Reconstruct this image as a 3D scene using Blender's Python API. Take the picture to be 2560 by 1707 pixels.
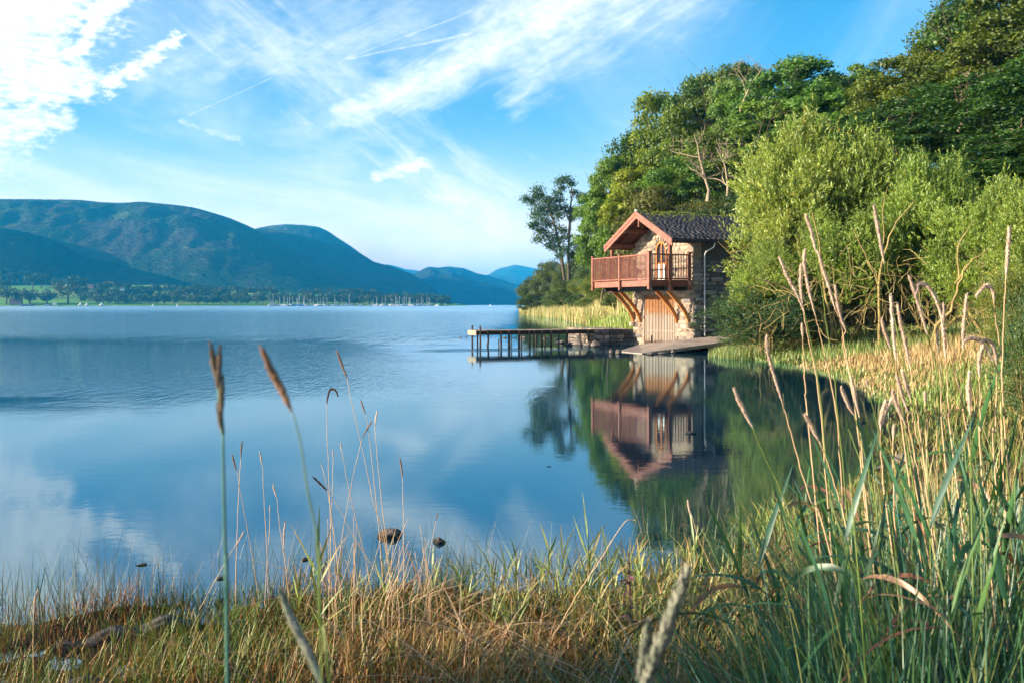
import bpy, math, random
import numpy as np
from mathutils import Vector, Matrix, noise as mnoise

random.seed(7)
R = np.random.RandomState(11)
scene = bpy.context.scene
for o in list(bpy.data.objects):
    bpy.data.objects.remove(o, do_unlink=True)

# ------------------------------------------------------------------ camera
F, HZ, CH = 2489.0, 762.0, 2.0          # focal length and horizon in photo pixels, eye height in metres
cam = bpy.data.cameras.new('camera')
camo = bpy.data.objects.new('camera', cam)
scene.collection.objects.link(camo)
camo.location = (0, 0, CH)
camo.rotation_euler = (math.radians(90), 0, 0)
cam.sensor_width = 36.0
cam.lens = 35.0
cam.shift_y = -(853.5 - HZ) / 2560.0
cam.clip_start = 0.05
cam.clip_end = 60000
cam.dof.use_dof = True
cam.dof.focus_distance = 11.0
cam.dof.aperture_fstop = 9.0
scene.camera = camo
scene.render.resolution_x, scene.render.resolution_y = 1024, 682

# ------------------------------------------------------------------ light
SUN_EL, SUN_AZ = 14.0, 11.0             # elevation; light travels towards +X turned SUN_AZ towards +Y
se, sa = math.radians(SUN_EL), math.radians(SUN_AZ)
travel = Vector((math.cos(se) * math.cos(sa), math.cos(se) * math.sin(sa), -math.sin(se)))
sun = bpy.data.lights.new('sun', 'SUN')
sun.energy = 5.0
sun.angle = math.radians(0.5)
sun.color = (1.0, 0.83, 0.62)
suno = bpy.data.objects.new('sun', sun)
scene.collection.objects.link(suno)
suno.location = (-30, -10, 30)
suno.rotation_euler = travel.to_track_quat('-Z', 'Y').to_euler()

scene.view_settings.view_transform = 'Standard'
scene.view_settings.look = 'None'
scene.view_settings.exposure = 1.65
scene.view_settings.gamma = 1.0
scene.cycles.max_bounces = 8
scene.cycles.diffuse_bounces = 3
scene.cycles.glossy_bounces = 3
scene.cycles.transmission_bounces = 4
scene.cycles.transparent_max_bounces = 8
scene.cycles.volume_bounces = 0
scene.cycles.use_adaptive_sampling = True
scene.cycles.adaptive_threshold = 0.03
scene.cycles.sample_clamp_indirect = 6.0
scene.cycles.use_denoising = True
scene.render.use_persistent_data = False


class E:
    """A value in a node tree; arithmetic on it adds Math nodes."""
    nt = None

    def __init__(s, v):
        s.v = v

    @staticmethod
    def op(kind, *a, clamp=False):
        n = E.nt.nodes.new('ShaderNodeMath')
        n.operation = kind
        n.use_clamp = clamp
        for i, x in enumerate(a):
            if isinstance(x, E):
                x = x.v
            if isinstance(x, (int, float)):
                n.inputs[i].default_value = x
            else:
                E.nt.links.new(x, n.inputs[i])
        return E(n.outputs[0])

    def __add__(s, o): return E.op('ADD', s, o)
    __radd__ = __add__
    def __sub__(s, o): return E.op('SUBTRACT', s, o)
    def __rsub__(s, o): return E.op('SUBTRACT', o, s)
    def __mul__(s, o): return E.op('MULTIPLY', s, o)
    __rmul__ = __mul__
    def __truediv__(s, o): return E.op('DIVIDE', s, o)
    def clamp(s): return E.op('ADD', s, 0.0, clamp=True)
    def max(s, o): return E.op('MAXIMUM', s, o)
    def min(s, o): return E.op('MINIMUM', s, o)
    def pow(s, o): return E.op('POWER', s, o)


def smooth(x, a, b):
    n = E.nt.nodes.new('ShaderNodeMapRange')
    n.interpolation_type = 'SMOOTHSTEP'
    E.nt.links.new(x.v, n.inputs['Value'])
    lo, hi, t0, t1 = (a, b, 0.0, 1.0) if a <= b else (b, a, 1.0, 0.0)
    n.inputs['From Min'].default_value = lo
    n.inputs['From Max'].default_value = hi
    n.inputs['To Min'].default_value = t0
    n.inputs['To Max'].default_value = t1
    return E(n.outputs['Result'])


def comb(x, y, z):
    n = E.nt.nodes.new('ShaderNodeCombineXYZ')
    for i, a in enumerate((x, y, z)):
        if isinstance(a, E):
            E.nt.links.new(a.v, n.inputs[i])
        else:
            n.inputs[i].default_value = a
    return n.outputs[0]


def sep(sock):
    n = E.nt.nodes.new('ShaderNodeSeparateXYZ')
    E.nt.links.new(sock, n.inputs[0])
    return E(n.outputs[0]), E(n.outputs[1]), E(n.outputs[2])


def nz(vec, scale, detail=4, rough=0.55, dist=0.0, dim2=False):
    n = E.nt.nodes.new('ShaderNodeTexNoise')
    E.nt.links.new(vec, n.inputs['Vector'])
    n.inputs['Scale'].default_value = scale
    n.inputs['Detail'].default_value = detail
    n.inputs['Roughness'].default_value = rough
    n.inputs['Distortion'].default_value = dist
    if dim2:
        n.noise_dimensions = '2D'
    return E(n.outputs[0])


def mixc(fac, a, b, mode='MIX'):
    n = E.nt.nodes.new('ShaderNodeMix')
    n.data_type = 'RGBA'
    n.blend_type = mode
    for s, x in ((n.inputs[0], fac), (n.inputs[6], a), (n.inputs[7], b)):
        if isinstance(x, E):
            x = x.v
        if isinstance(x, (int, float)):
            s.default_value = x
        elif isinstance(x, (tuple, list)):
            s.default_value = (*x[:3], 1)
        else:
            E.nt.links.new(x, s)
    return n.outputs[2]


def ramp(fac, stops, interp='LINEAR'):
    n = E.nt.nodes.new('ShaderNodeValToRGB')
    n.color_ramp.interpolation = interp
    el = n.color_ramp.elements
    while len(el) > 1:
        el.remove(el[-1])
    for i, (p, c) in enumerate(stops):
        e = el[0] if i == 0 else el.new(p)
        e.position = p
        e.color = (*c, 1)
    E.nt.links.new(fac.v if isinstance(fac, E) else fac, n.inputs[0])
    return n.outputs[0]


# ------------------------------------------------------------------ sky
world = bpy.data.worlds.new('World')
scene.world = world
world.use_nodes = True
nt = world.node_tree
nt.nodes.clear()
E.nt = nt
tc = nt.nodes.new('ShaderNodeTexCoord')
dx, dy, dz = sep(tc.outputs['Generated'])
sky = nt.nodes.new('ShaderNodeTexSky')
sky.sky_type = 'NISHITA'
sky.sun_disc = False
sky.sun_elevation = se
sky.sun_rotation = math.atan2(-travel.x, -travel.y)
sky.altitude = 150
sky.air_density = 1.0
sky.dust_density = 0.6
sky.ozone_density = 2.2
DEG = 57.29578
az = E.op('ARCTAN2', dx, dy) * DEG
el = E.op('ARCSINE', dz) * DEG


def AE(px, py):
    a = math.atan2(px - 1280, F)
    return math.degrees(a), math.degrees(math.atan((HZ - py) / F * math.cos(a)))


w1 = nz(comb(az, el * 1.6, 0.0), 0.35, 3, 0.6, dim2=True)
w2 = nz(comb(az + 140.0, el * 1.6, 0.0), 0.35, 3, 0.6, dim2=True)
f1 = nz(comb(az, el * 2.2, 0.0), 1.3, 5, 0.62, dim2=True)


def seg(p, q, wp, wq, warp=0.0):
    """soft stripe between two photo points, half widths in degrees"""
    a0, e0 = AE(*p)
    a1, e1 = AE(*q)
    x = az + (w1 - 0.5) * warp
    y = el + (w2 - 0.5) * warp
    ax, ay = a1 - a0, e1 - e0
    l2 = ax * ax + ay * ay
    t = (((x - a0) * ax + (y - e0) * ay) / l2).clamp()
    ddx = x - (t * ax + a0)
    ddy = y - (t * ay + e0)
    d = E.op('SQRT', ddx * ddx + ddy * ddy)
    return 1.0 - (d / (t * (wq - wp) + wp))      # 1 on the axis, 0 at the half width, negative outside


def streaks(ang, sx, sy, scale, seed):
    c, s = math.cos(math.radians(ang)), math.sin(math.radians(ang))
    return nz(comb((az * c + el * s) * sx + seed * 31.0, (el * c - az * s) * sy, 0.0), scale, 5, 0.6, 0.5, dim2=True)


# cumulus-like mass on the left
c1 = seg((-420, 330), (40, 90), 8.0, 4.0, 3.6).max(seg((-500, 0), (100, -60), 9.0, 5.0, 2.0))
c1 = c1.max(seg((60, 200), (215, 210), 2.8, 1.2, 2.6)).max(seg((180, 130), (330, -60), 0.75, 0.9, 1.2))
c1 = c1.max(seg((-200, 310), (150, 300), 2.2, 0.9, 1.4))
m1 = smooth(c1 + (f1 - 0.5) * 1.25 + (w1 - 0.5) * 1.2, -0.05, 0.8)
c2 = seg((452, 96), (268, 210), 0.42, 0.75, 0.9)
m2 = smooth(c2 + (f1 - 0.5) * 2.6, 0.0, 1.0)
c3 = seg((940, 440), (1050, 410), 0.35, 0.6, 0.6)
m3 = smooth(c3 + (f1 - 0.5) * 2.2, 0.05, 0.9)
# cirrus
s1 = streaks(28, 0.28, 1.5, 0.9, 2.0)
s2 = streaks(-35, 0.22, 1.0, 0.8, 5.0)
k1 = seg((1700, -160), (1290, 90), 4.4, 3.2, 2.0).max(seg((1360, 60), (850, 295), 2.6, 0.8, 1.8))
k1b = seg((1500, 0), (1290, 250), 3.2, 1.6, 2.6)
m4 = smooth(k1 + (s1 - 0.5) * 1.1 + (w1 - 0.5) * 0.8, -0.25, 1.35) * 0.95
m4 = m4.max(smooth(k1b + (s1 - 0.5) * 1.5, 0.0, 1.5) * 0.6)
k2 = seg((560, 20), (1250, 520), 3.0, 2.6, 3.0)
m5 = smooth(k2 + (s2 - 0.5) * 2.2, 0.0, 1.6) * 0.55
k3 = seg((350, 190), (1000, 60), 1.7, 2.8, 2.5)
m6 = smooth(k3 + (s1 - 0.5) * 1.6, 0.1, 1.6) * 0.42
gen = nz(comb(dx / (dz + 0.12), dy / (dz + 0.12) * 0.45, 0.0), 0.9, 4, 0.6, 0.8, dim2=True)
m7 = smooth(gen, 0.36, 0.80) * 0.4
# vapour trails
tr = smooth(seg((1180, 28), (850, 152), 0.10, 0.05, 0.12) + (f1 - 0.5) * 1.4, 0.0, 1.2) * 0.34
tr = tr.max(smooth(seg((1180, 84), (860, 150), 0.12, 0.07, 0.12) + (f1 - 0.5) * 1.4, 0.0, 1.2) * 0.42)
tr = tr.max(smooth(seg((680, 195), (470, 290), 0.07, 0.07, 0.10) + (f1 - 0.5), 0.0, 1.2) * 0.28)
m8 = smooth(seg((455, 308), (600, 345), 0.25, 0.4, 0.7) + (f1 - 0.5) * 3.0, 0.2, 1.4) * 0.35
hz_ = smooth(el, 11.5, 1.0)
hazy = hz_ * (0.62 + (w1 - 0.5) * 0.35) + smooth(el, 4.0, 0.0) * 0.25
cl = m1.max(m2).max(m3).max(m4)
thin = 1.0 - (1.0 - m5) * (1.0 - m6) * (1.0 - m7) * (1.0 - tr) * (1.0 - m8) * (1.0 - hazy.clamp())
cover = (1.0 - (1.0 - cl) * (1.0 - thin)).clamp()
up = smooth(dz, -0.05, 0.0)
hsv = nt.nodes.new('ShaderNodeHueSaturation')
hsv.inputs['Hue'].default_value = 0.497
hsv.inputs['Saturation'].default_value = 1.46
hsv.inputs['Value'].default_value = 1.15
nt.links.new(sky.outputs[0], hsv.inputs['Color'])
SKYW = 5.4
cloudc = mixc(smooth(f1 + (w2 - 0.5) * 0.6, 0.25, 0.7), (SKYW * 1.02, SKYW * 1.08, SKYW * 1.14), (SKYW * 1.28, SKYW * 1.27, SKYW * 1.25))
# low grey-blue bank behind the far fells
lowm = smooth(seg((830, 640), (1380, 650), 0.75, 0.5, 1.2) + (f1 - 0.5) * 1.8, 0.1, 0.8) * 0.6
cloudc = mixc(lowm, cloudc, (SKYW * .62, SKYW * .78, SKYW * .93))
cloudc = mixc(hz_ * (1.0 - cl.clamp()), cloudc, (SKYW * 2.35, SKYW * 1.8, SKYW * 1.62))
skycol = mixc(cover, hsv.outputs[0], cloudc)
bg = nt.nodes.new('ShaderNodeBackground')
bg.inputs['Strength'].default_value = 0.070
nt.links.new(skycol, bg.inputs['Color'])
wo = nt.nodes.new('ShaderNodeOutputWorld')
nt.links.new(bg.outputs[0], wo.inputs['Surface'])
world.cycles.sampling_method = 'MANUAL'
world.cycles.sample_map_resolution = 512

# ------------------------------------------------------------------ helpers
COL = scene.collection


def tag(o, label=None, cat=None, group=None, kind=None):
    if label: o['label'] = label
    if cat: o['category'] = cat
    if group: o['group'] = group
    if kind: o['kind'] = kind
    return o


def empty(name, loc=(0, 0, 0), rz=0.0):
    o = bpy.data.objects.new(name, None)
    o.empty_display_size = 0.2
    COL.objects.link(o)
    o.location = loc
    o.rotation_euler = (0, 0, rz)
    return o


def place(name, me, parent=None, loc=(0, 0, 0), rot=(0, 0, 0), sc=(1, 1, 1)):
    o = bpy.data.objects.new(name, me)
    COL.objects.link(o)
    o.parent = parent
    o.location = loc
    o.rotation_euler = rot
    o.scale = sc
    return o


def npmesh(name, verts, faces, mat=None, cols=None, smooth_=False):
    """faces: (M,k) int array (k = 3 or 4) or a list of lists"""
    me = bpy.data.meshes.new(name)
    verts = np.asarray(verts, dtype=np.float32).reshape(-1, 3)
    if isinstance(faces, np.ndarray):
        k = faces.shape[1]
        m = faces.shape[0]
        me.vertices.add(len(verts))
        me.vertices.foreach_set('co', verts.ravel())
        me.loops.add(m * k)
        me.loops.foreach_set('vertex_index', faces.ravel().astype(np.int32))
        me.polygons.add(m)
        me.polygons.foreach_set('loop_start', (np.arange(m) * k).astype(np.int32))
        me.polygons.foreach_set('loop_total', np.full(m, k, dtype=np.int32))
        me.update(calc_edges=True)
    else:
        me.from_pydata([tuple(map(float, v)) for v in verts], [], faces)
        me.update()
    if cols is not None:
        at = me.color_attributes.new('Col', 'FLOAT_COLOR', 'POINT')
        c = np.ones((len(verts), 4), dtype=np.float32)
        c[:, :3] = cols
        at.data.foreach_set('color', c.ravel())
    if smooth_:
        me.polygons.foreach_set('use_smooth', np.ones(len(me.polygons), dtype=bool))
    if mat:
        me.materials.append(mat)
    return me


class MB:
    """Collects boxes, bars and tubes into one mesh."""
    def __init__(s):
        s.v, s.f = [], []

    def add(s, v, f):
        b = len(s.v)
        s.v += [tuple(p) for p in v]
        s.f += [[i + b for i in q] for q in f]

    def box(s, a, b):
        (x0, y0, z0), (x1, y1, z1) = a, b
        s.add([(x0, y0, z0), (x1, y0, z0), (x1, y1, z0), (x0, y1, z0), (x0, y0, z1), (x1, y0, z1), (x1, y1, z1), (x0, y1, z1)],
              [(0, 3, 2, 1), (4, 5, 6, 7), (0, 1, 5, 4), (1, 2, 6, 5), (2, 3, 7, 6), (3, 0, 4, 7)])
        return s

    def cbox(s, a, b, c=0.008):
        """box with chamfered edges"""
        lo, hi = np.minimum(a, b), np.maximum(a, b)
        c = min(c, *(0.4 * (hi - lo)))
        v, f, idx = [], [], {}
        for ax in range(3):
            o1, o2 = (ax + 1) % 3, (ax + 2) % 3
            for sgn in (0, 1):
                for q in ((0, 0), (1, 0), (1, 1), (0, 1)):
                    p = [0, 0, 0]
                    p[ax] = hi[ax] if sgn else lo[ax]
                    p[o1] = hi[o1] - c if q[0] else lo[o1] + c
                    p[o2] = hi[o2] - c if q[1] else lo[o2] + c
                    corner = [0, 0, 0]
                    corner[ax], corner[o1], corner[o2] = sgn, q[0], q[1]
                    idx[(ax, tuple(corner))] = len(v)
                    v.append(p)
                q4 = [idx[(ax, tuple(_c(ax, o1, o2, sgn, qq)))] for qq in ((0, 0), (1, 0), (1, 1), (0, 1))]
                f.append(q4 if sgn else q4[::-1])
        for ax in range(3):
            o1, o2 = (ax + 1) % 3, (ax + 2) % 3
            for s1 in (0, 1):
                for s2 in (0, 1):
                    c0, c1 = [0, 0, 0], [0, 0, 0]
                    c0[o1] = c1[o1] = s1
                    c0[o2] = c1[o2] = s2
                    c1[ax] = 1
                    q4 = [idx[(o1, tuple(c0))], idx[(o1, tuple(c1))], idx[(o2, tuple(c1))], idx[(o2, tuple(c0))]]
                    f.append(q4 if s1 == s2 else q4[::-1])
        for corner in [(i, j, k) for i in (0, 1) for j in (0, 1) for k in (0, 1)]:
            q3 = [idx[(ax, corner)] for ax in range(3)]
            f.append(q3 if sum(corner) % 2 else q3[::-1])
        s.add(v, f)
        return s

    def bar(s, p, q, w, h=None, up=(0, 0, 1)):
        """rectangular bar from p to q, w across, h along 'up'"""
        h = h or w
        p, q, up = Vector(p), Vector(q), Vector(up)
        d = (q - p).normalized()
        side = d.cross(up)
        if side.length < 1e-4:
            side = d.cross(Vector((1, 0, 0)))
        side.normalize()
        u2 = side.cross(d)
        v = []
        for c in (p, q):
            for a, b in ((-1, -1), (1, -1), (1, 1), (-1, 1)):
                v.append(c + side * (a * w / 2) + u2 * (b * h / 2))
        s.add(v, [(3, 2, 1, 0), (4, 5, 6, 7), (0, 1, 5, 4), (1, 2, 6, 5), (2, 3, 7, 6), (3, 0, 4, 7)])
        return s

    def tube(s, pts, radii, n=6, cap=True):
        pts = [Vector(p) for p in pts]
        if isinstance(radii, (int, float)):
            radii = [radii] * len(pts)
        ref = Vector((0.13, 0.31, 0.94)).normalized()
        v, f = [], []
        for i, p in enumerate(pts):
            d = (pts[min(i + 1, len(pts) - 1)] - pts[max(i - 1, 0)])
            if d.length < 1e-7:
                d = Vector((0, 0, 1))
            d.normalize()
            a = d.cross(ref)
            if a.length < 0.05:
                a = d.cross(Vector((1, 0, 0)))
            a.normalize()
            b = d.cross(a)
            for k in range(n):
                t = 2 * math.pi * k / n
                v.append(p + (a * math.cos(t) + b * math.sin(t)) * radii[i])
        for i in range(len(pts) - 1):
            for k in range(n):
                k2 = (k + 1) % n
                f.append((i * n + k, i * n + k2, (i + 1) * n + k2, (i + 1) * n + k))
        if cap:
            f.append(tuple(range(n))[::-1])
            f.append(tuple((len(pts) - 1) * n + k for k in range(n)))
        s.add(v, f)
        return s

    def mesh(s, name, mat, smooth_=False):
        me = bpy.data.meshes.new(name)
        me.from_pydata(s.v, [], s.f)
        me.update()
        if smooth_:
            me.polygons.foreach_set('use_smooth', np.ones(len(me.polygons), dtype=bool))
        me.materials.append(mat)
        return me

    def build(s, name, mat, parent=None, smooth_=False, loc=(0, 0, 0), rot=(0, 0, 0)):
        return place(name, s.mesh(name, mat, smooth_), parent, loc, rot)


def _c(ax, o1, o2, sgn, q):
    c = [0, 0, 0]
    c[ax], c[o1], c[o2] = sgn, q[0], q[1]
    return c


def newmat(name):
    m = bpy.data.materials.new(name)
    m.use_nodes = True
    m.node_tree.nodes.clear()
    E.nt = m.node_tree
    return m


def out(m, shader, disp=None):
    o = m.node_tree.nodes.new('ShaderNodeOutputMaterial')
    m.node_tree.links.new(shader, o.inputs['Surface'])


def principled(m, color, rough=0.8, bump=None, bumpd=0.02, spec=0.3, metal=0.0):
    nt = m.node_tree
    p = nt.nodes.new('ShaderNodeBsdfPrincipled')
    if isinstance(color, (tuple, list)):
        p.inputs['Base Color'].default_value = (*color[:3], 1)
    else:
        nt.links.new(color, p.inputs['Base Color'])
    if isinstance(rough, E):
        nt.links.new(rough.v, p.inputs['Roughness'])
    else:
        p.inputs['Roughness'].default_value = rough
    p.inputs['Specular IOR Level'].default_value = spec
    p.inputs['Metallic'].default_value = metal
    if bump is not None:
        b = nt.nodes.new('ShaderNodeBump')
        b.inputs['Strength'].default_value = 1.0
        b.inputs['Distance'].default_value = bumpd
        nt.links.new(bump.v, b.inputs['Height'])
        nt.links.new(b.outputs[0], p.inputs['Normal'])
    return p


def tcoord(kind='Object'):
    return E.nt.nodes.new('ShaderNodeTexCoord').outputs[kind]


def orand():
    return E(E.nt.nodes.new('ShaderNodeObjectInfo').outputs['Random'])


def worldpos():
    return E.nt.nodes.new('ShaderNodeNewGeometry').outputs['Position']


def vscale(vec, s):
    n = E.nt.nodes.new('ShaderNodeMapping')
    n.inputs['Scale'].default_value = s
    E.nt.links.new(vec, n.inputs['Vector'])
    return n.outputs[0]


def simple(name, c0, c1, rough=0.75, scale=6.0, bumpd=0.01, stretch=(1, 1, 1), spec=0.3, vary=0.0, metal=0.0, rndc=None):
    """two-tone noise material, in object space; vary brightens or darkens each object a little"""
    m = newmat(name)
    v = vscale(tcoord(), stretch)
    n1 = nz(v, scale, 6, 0.65)
    n2 = nz(v, scale * 5.3, 4, 0.6)
    c = mixc(smooth(n1 * 0.65 + n2 * 0.35, 0.34, 0.68), c0, c1)
    if rndc is not None:
        c = mixc(orand(), c, rndc)
    if vary:
        h = m.node_tree.nodes.new('ShaderNodeHueSaturation')
        m.node_tree.links.new(c, h.inputs['Color'])
        m.node_tree.links.new((orand() * (2 * vary) + (1 - vary)).v, h.inputs['Value'])
        c = h.outputs[0]
    p = principled(m, c, rough, n1 * 0.5 + n2 * 0.5, bumpd, spec, metal)
    out(m, p.outputs[0])
    return m


def leafmat(name, trans=0.35, rough=0.5, gloss=0.06):
    """foliage: vertex colour times object colour, part of the light passes through"""
    m = newmat(name)
    nt = m.node_tree
    at = nt.nodes.new('ShaderNodeAttribute')
    at.attribute_name = 'Col'
    oi = nt.nodes.new('ShaderNodeObjectInfo')
    c = mixc(1.0, at.outputs['Color'], oi.outputs['Color'], 'MULTIPLY')
    d = nt.nodes.new('ShaderNodeBsdfDiffuse')
    t = nt.nodes.new('ShaderNodeBsdfTranslucent')
    g = nt.nodes.new('ShaderNodeBsdfGlossy')
    g.inputs['Roughness'].default_value = rough
    g.inputs['Color'].default_value = (0.9, 0.95, 1, 1)
    nt.links.new(c, d.inputs['Color'])
    tcn = mixc(1.0, c, (1.25, 1.2, 0.55), 'MULTIPLY')
    nt.links.new(tcn, t.inputs['Color'])
    m1 = nt.nodes.new('ShaderNodeMixShader')
    m1.inputs[0].default_value = trans
    nt.links.new(d.outputs[0], m1.inputs[1])
    nt.links.new(t.outputs[0], m1.inputs[2])
    m2 = nt.nodes.new('ShaderNodeMixShader')
    m2.inputs[0].default_value = gloss
    nt.links.new(m1.outputs[0], m2.inputs[1])
    nt.links.new(g.outputs[0], m2.inputs[2])
    out(m, m2.outputs[0])
    return m


# numpy value noise
_T = np.random.RandomState(5).rand(256, 256)


def vn(x, y):
    xi, yi = np.floor(x).astype(int), np.floor(y).astype(int)
    fx, fy = x - xi, y - yi
    fx, fy = fx * fx * (3 - 2 * fx), fy * fy * (3 - 2 * fy)
    a, b = _T[xi & 255, yi & 255], _T[(xi + 1) & 255, yi & 255]
    c, d = _T[xi & 255, (yi + 1) & 255], _T[(xi + 1) & 255, (yi + 1) & 255]
    return (a * (1 - fx) + b * fx) * (1 - fy) + (c * (1 - fx) + d * fx) * fy


def fbm(x, y, o=5, r=0.5):
    s, a, t = 0, 1.0, 0
    for i in range(o):
        s = s + a * vn(x * 2 ** i + 17.3 * i, y * 2 ** i + 9.1 * i)
        t += a
        a *= r
    return s / t - 0.5


def ridged(x, y, o=5):
    s, a, t = 0, 1.0, 0
    for i in range(o):
        s = s + a * (1 - np.abs(2 * vn(x * 2 ** i + 31.7 * i, y * 2 ** i + 5.1 * i) - 1))
        t += a
        a *= 0.5
    return s / t


def W(px, py, Y):
    """photo pixel at depth Y -> world point"""
    return Vector(((px - 1280) * Y / F, Y, CH - (py - HZ) * Y / F))
# ------------------------------------------------------------------ water
m = newmat('lake_water')
pos = worldpos()
X, Y, Z = sep(pos)
edge = nz(comb(X, Y * 0.7, 0.0), 0.09, 4)
edge2 = nz(comb(X, Y, 5.0), 0.35, 4)
e = (edge - 0.5) * 16.0 + (edge2 - 0.5) * 6.0
# breeze patch out on the left, calm near the bank, light chop far out
xx = X * -0.18
band = smooth(Y + e * 0.5 + X * 0.1, 18.0, 25.0) * smooth(Y + e + xx * 0.5, 66.0, 46.0) * smooth(X + (Y - 30.0) * 0.32 + e * 0.3, 0.5, -5.0)
strip = smooth(Y + X * 0.39 * -1.0 + (edge2 - 0.5) * 2.0, 42.6, 43.4) * smooth(Y - X * 0.39 + (edge2 - 0.5) * 2.0, 46.3, 45.0) * smooth(X, -4.5, -2.5) * smooth(X, 6.0, 3.0)
far = smooth(Y + e * 0.8 + X * 0.2, 44.0, 66.0) * smooth(X - smooth(Y, 60.0, 140.0) * 4.0, 1.0, -6.0)
vfar = smooth(Y, 150.0, 600.0)
r1 = nz(comb(X, Y * 1.6, 0.0), 7.0, 3, 0.6)
r2 = nz(comb(X * 0.8, Y * 1.5, 3.0), 2.6, 3, 0.6)
r3 = nz(comb(X * 0.7, Y * 1.2, 7.0), 0.55, 3, 0.5)
amp_b = band * 0.07 + strip * 0.03 + far * 0.09
rb = nz(comb(X, Y * 0.22, 11.0), 6.5, 3, 0.6)
rf = nz(comb(X * 0.3, Y * 0.035, 13.0), 3.0, 4, 0.65)
h = r1 * 0.0004 + r2 * (0.0009 + strip * 0.03) + r3 * 0.0016 + rb * (band * 0.024 + strip * 0.01) + rf * (far * 0.26 + band * 0.012)
bmp = m.node_tree.nodes.new('ShaderNodeBump')
bmp.inputs['Strength'].default_value = 1.0
bmp.inputs['Distance'].default_value = 1.0
m.node_tree.links.new(h.v, bmp.inputs['Height'])
gl = m.node_tree.nodes.new('ShaderNodeBsdfGlossy')
gl.inputs['Color'].default_value = (0.72, 0.92, 1.0, 1)
rg = far * 0.12 + vfar * 0.15
m.node_tree.links.new(rg.v, gl.inputs['Roughness'])
m.node_tree.links.new(bmp.outputs[0], gl.inputs['Normal'])
df = m.node_tree.nodes.new('ShaderNodeBsdfDiffuse')
shallow = smooth(Y + X * -0.9, 14.0, 5.0)
m.node_tree.links.new(mixc(shallow, (0.001, 0.020, 0.042), (0.005, 0.022, 0.034)), df.inputs['Color'])
fr = m.node_tree.nodes.new('ShaderNodeFresnel')
fr.inputs['IOR'].default_value = 3.0
m.node_tree.links.new(bmp.outputs[0], fr.inputs['Normal'])
mx = m.node_tree.nodes.new('ShaderNodeMixShader')
m.node_tree.links.new(fr.outputs[0], mx.inputs[0])
m.node_tree.links.new(df.outputs[0], mx.inputs[1])
m.node_tree.links.new(gl.outputs[0], mx.inputs[2])
out(m, mx.outputs[0])
M_water = m
wp = [(-14000, -60, 0), (14000, -60, 0), (14000, 13500, 0), (-14000, 13500, 0)]
tag(place('lake_water', npmesh('lake_water', wp, np.array([[0, 1, 2, 3]]), M_water)), kind='structure')

# ------------------------------------------------------------------ fells beyond the lake
def fellmat(name, grass, scree, scrub, sc):
    m = newmat(name)
    p = worldpos()
    x, y, z = sep(p)
    n1 = nz(comb(x, y, z * 2.0), sc, 8, 0.62)
    n2 = nz(comb(x, y, z * 1.4), sc * 4.0, 6, 0.65)
    n3 = nz(comb(x * 0.6, y, z * 3.0), sc * 9.0, 4, 0.7)
    c = mixc(smooth(n1 + (n2 - 0.5) * 0.5, 0.42, 0.62), grass, scree)
    c = mixc(smooth(n2, 0.55, 0.72), c, scrub)
    c = mixc(smooth(n3, 0.60, 0.72) * 0.5, c, (0.16, 0.15, 0.15))
    n4 = nz(comb(x, y, 40.0), sc * 1.7, 5, 0.6)
    c = mixc(smooth(z + (n4 - 0.5) * 260.0, 300.0, 380.0) * 0.7, c, (0.24, 0.20, 0.10))  # sunlit brown tops put into the colour by height
    c = mixc(smooth(n4, 0.60, 0.68) * smooth(z, 60.0, 160.0) * 0.55, c, (0.12, 0.17, 0.06))  # sunlit green patches painted on the upper slopes
    pr = principled(m, c, 0.95, n2 * 0.55 + n3 * 0.45, 34.0, 0.0)
    out(m, pr.outputs[0])
    return m


M_fell = fellmat('fell_moor', (0.028, 0.052, 0.026), (0.055, 0.052, 0.045), (0.016, 0.03, 0.02), 0.004)
M_wood = fellmat('fell_wood', (0.008, 0.018, 0.012), (0.014, 0.024, 0.016), (0.006, 0.014, 0.010), 0.01)


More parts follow.
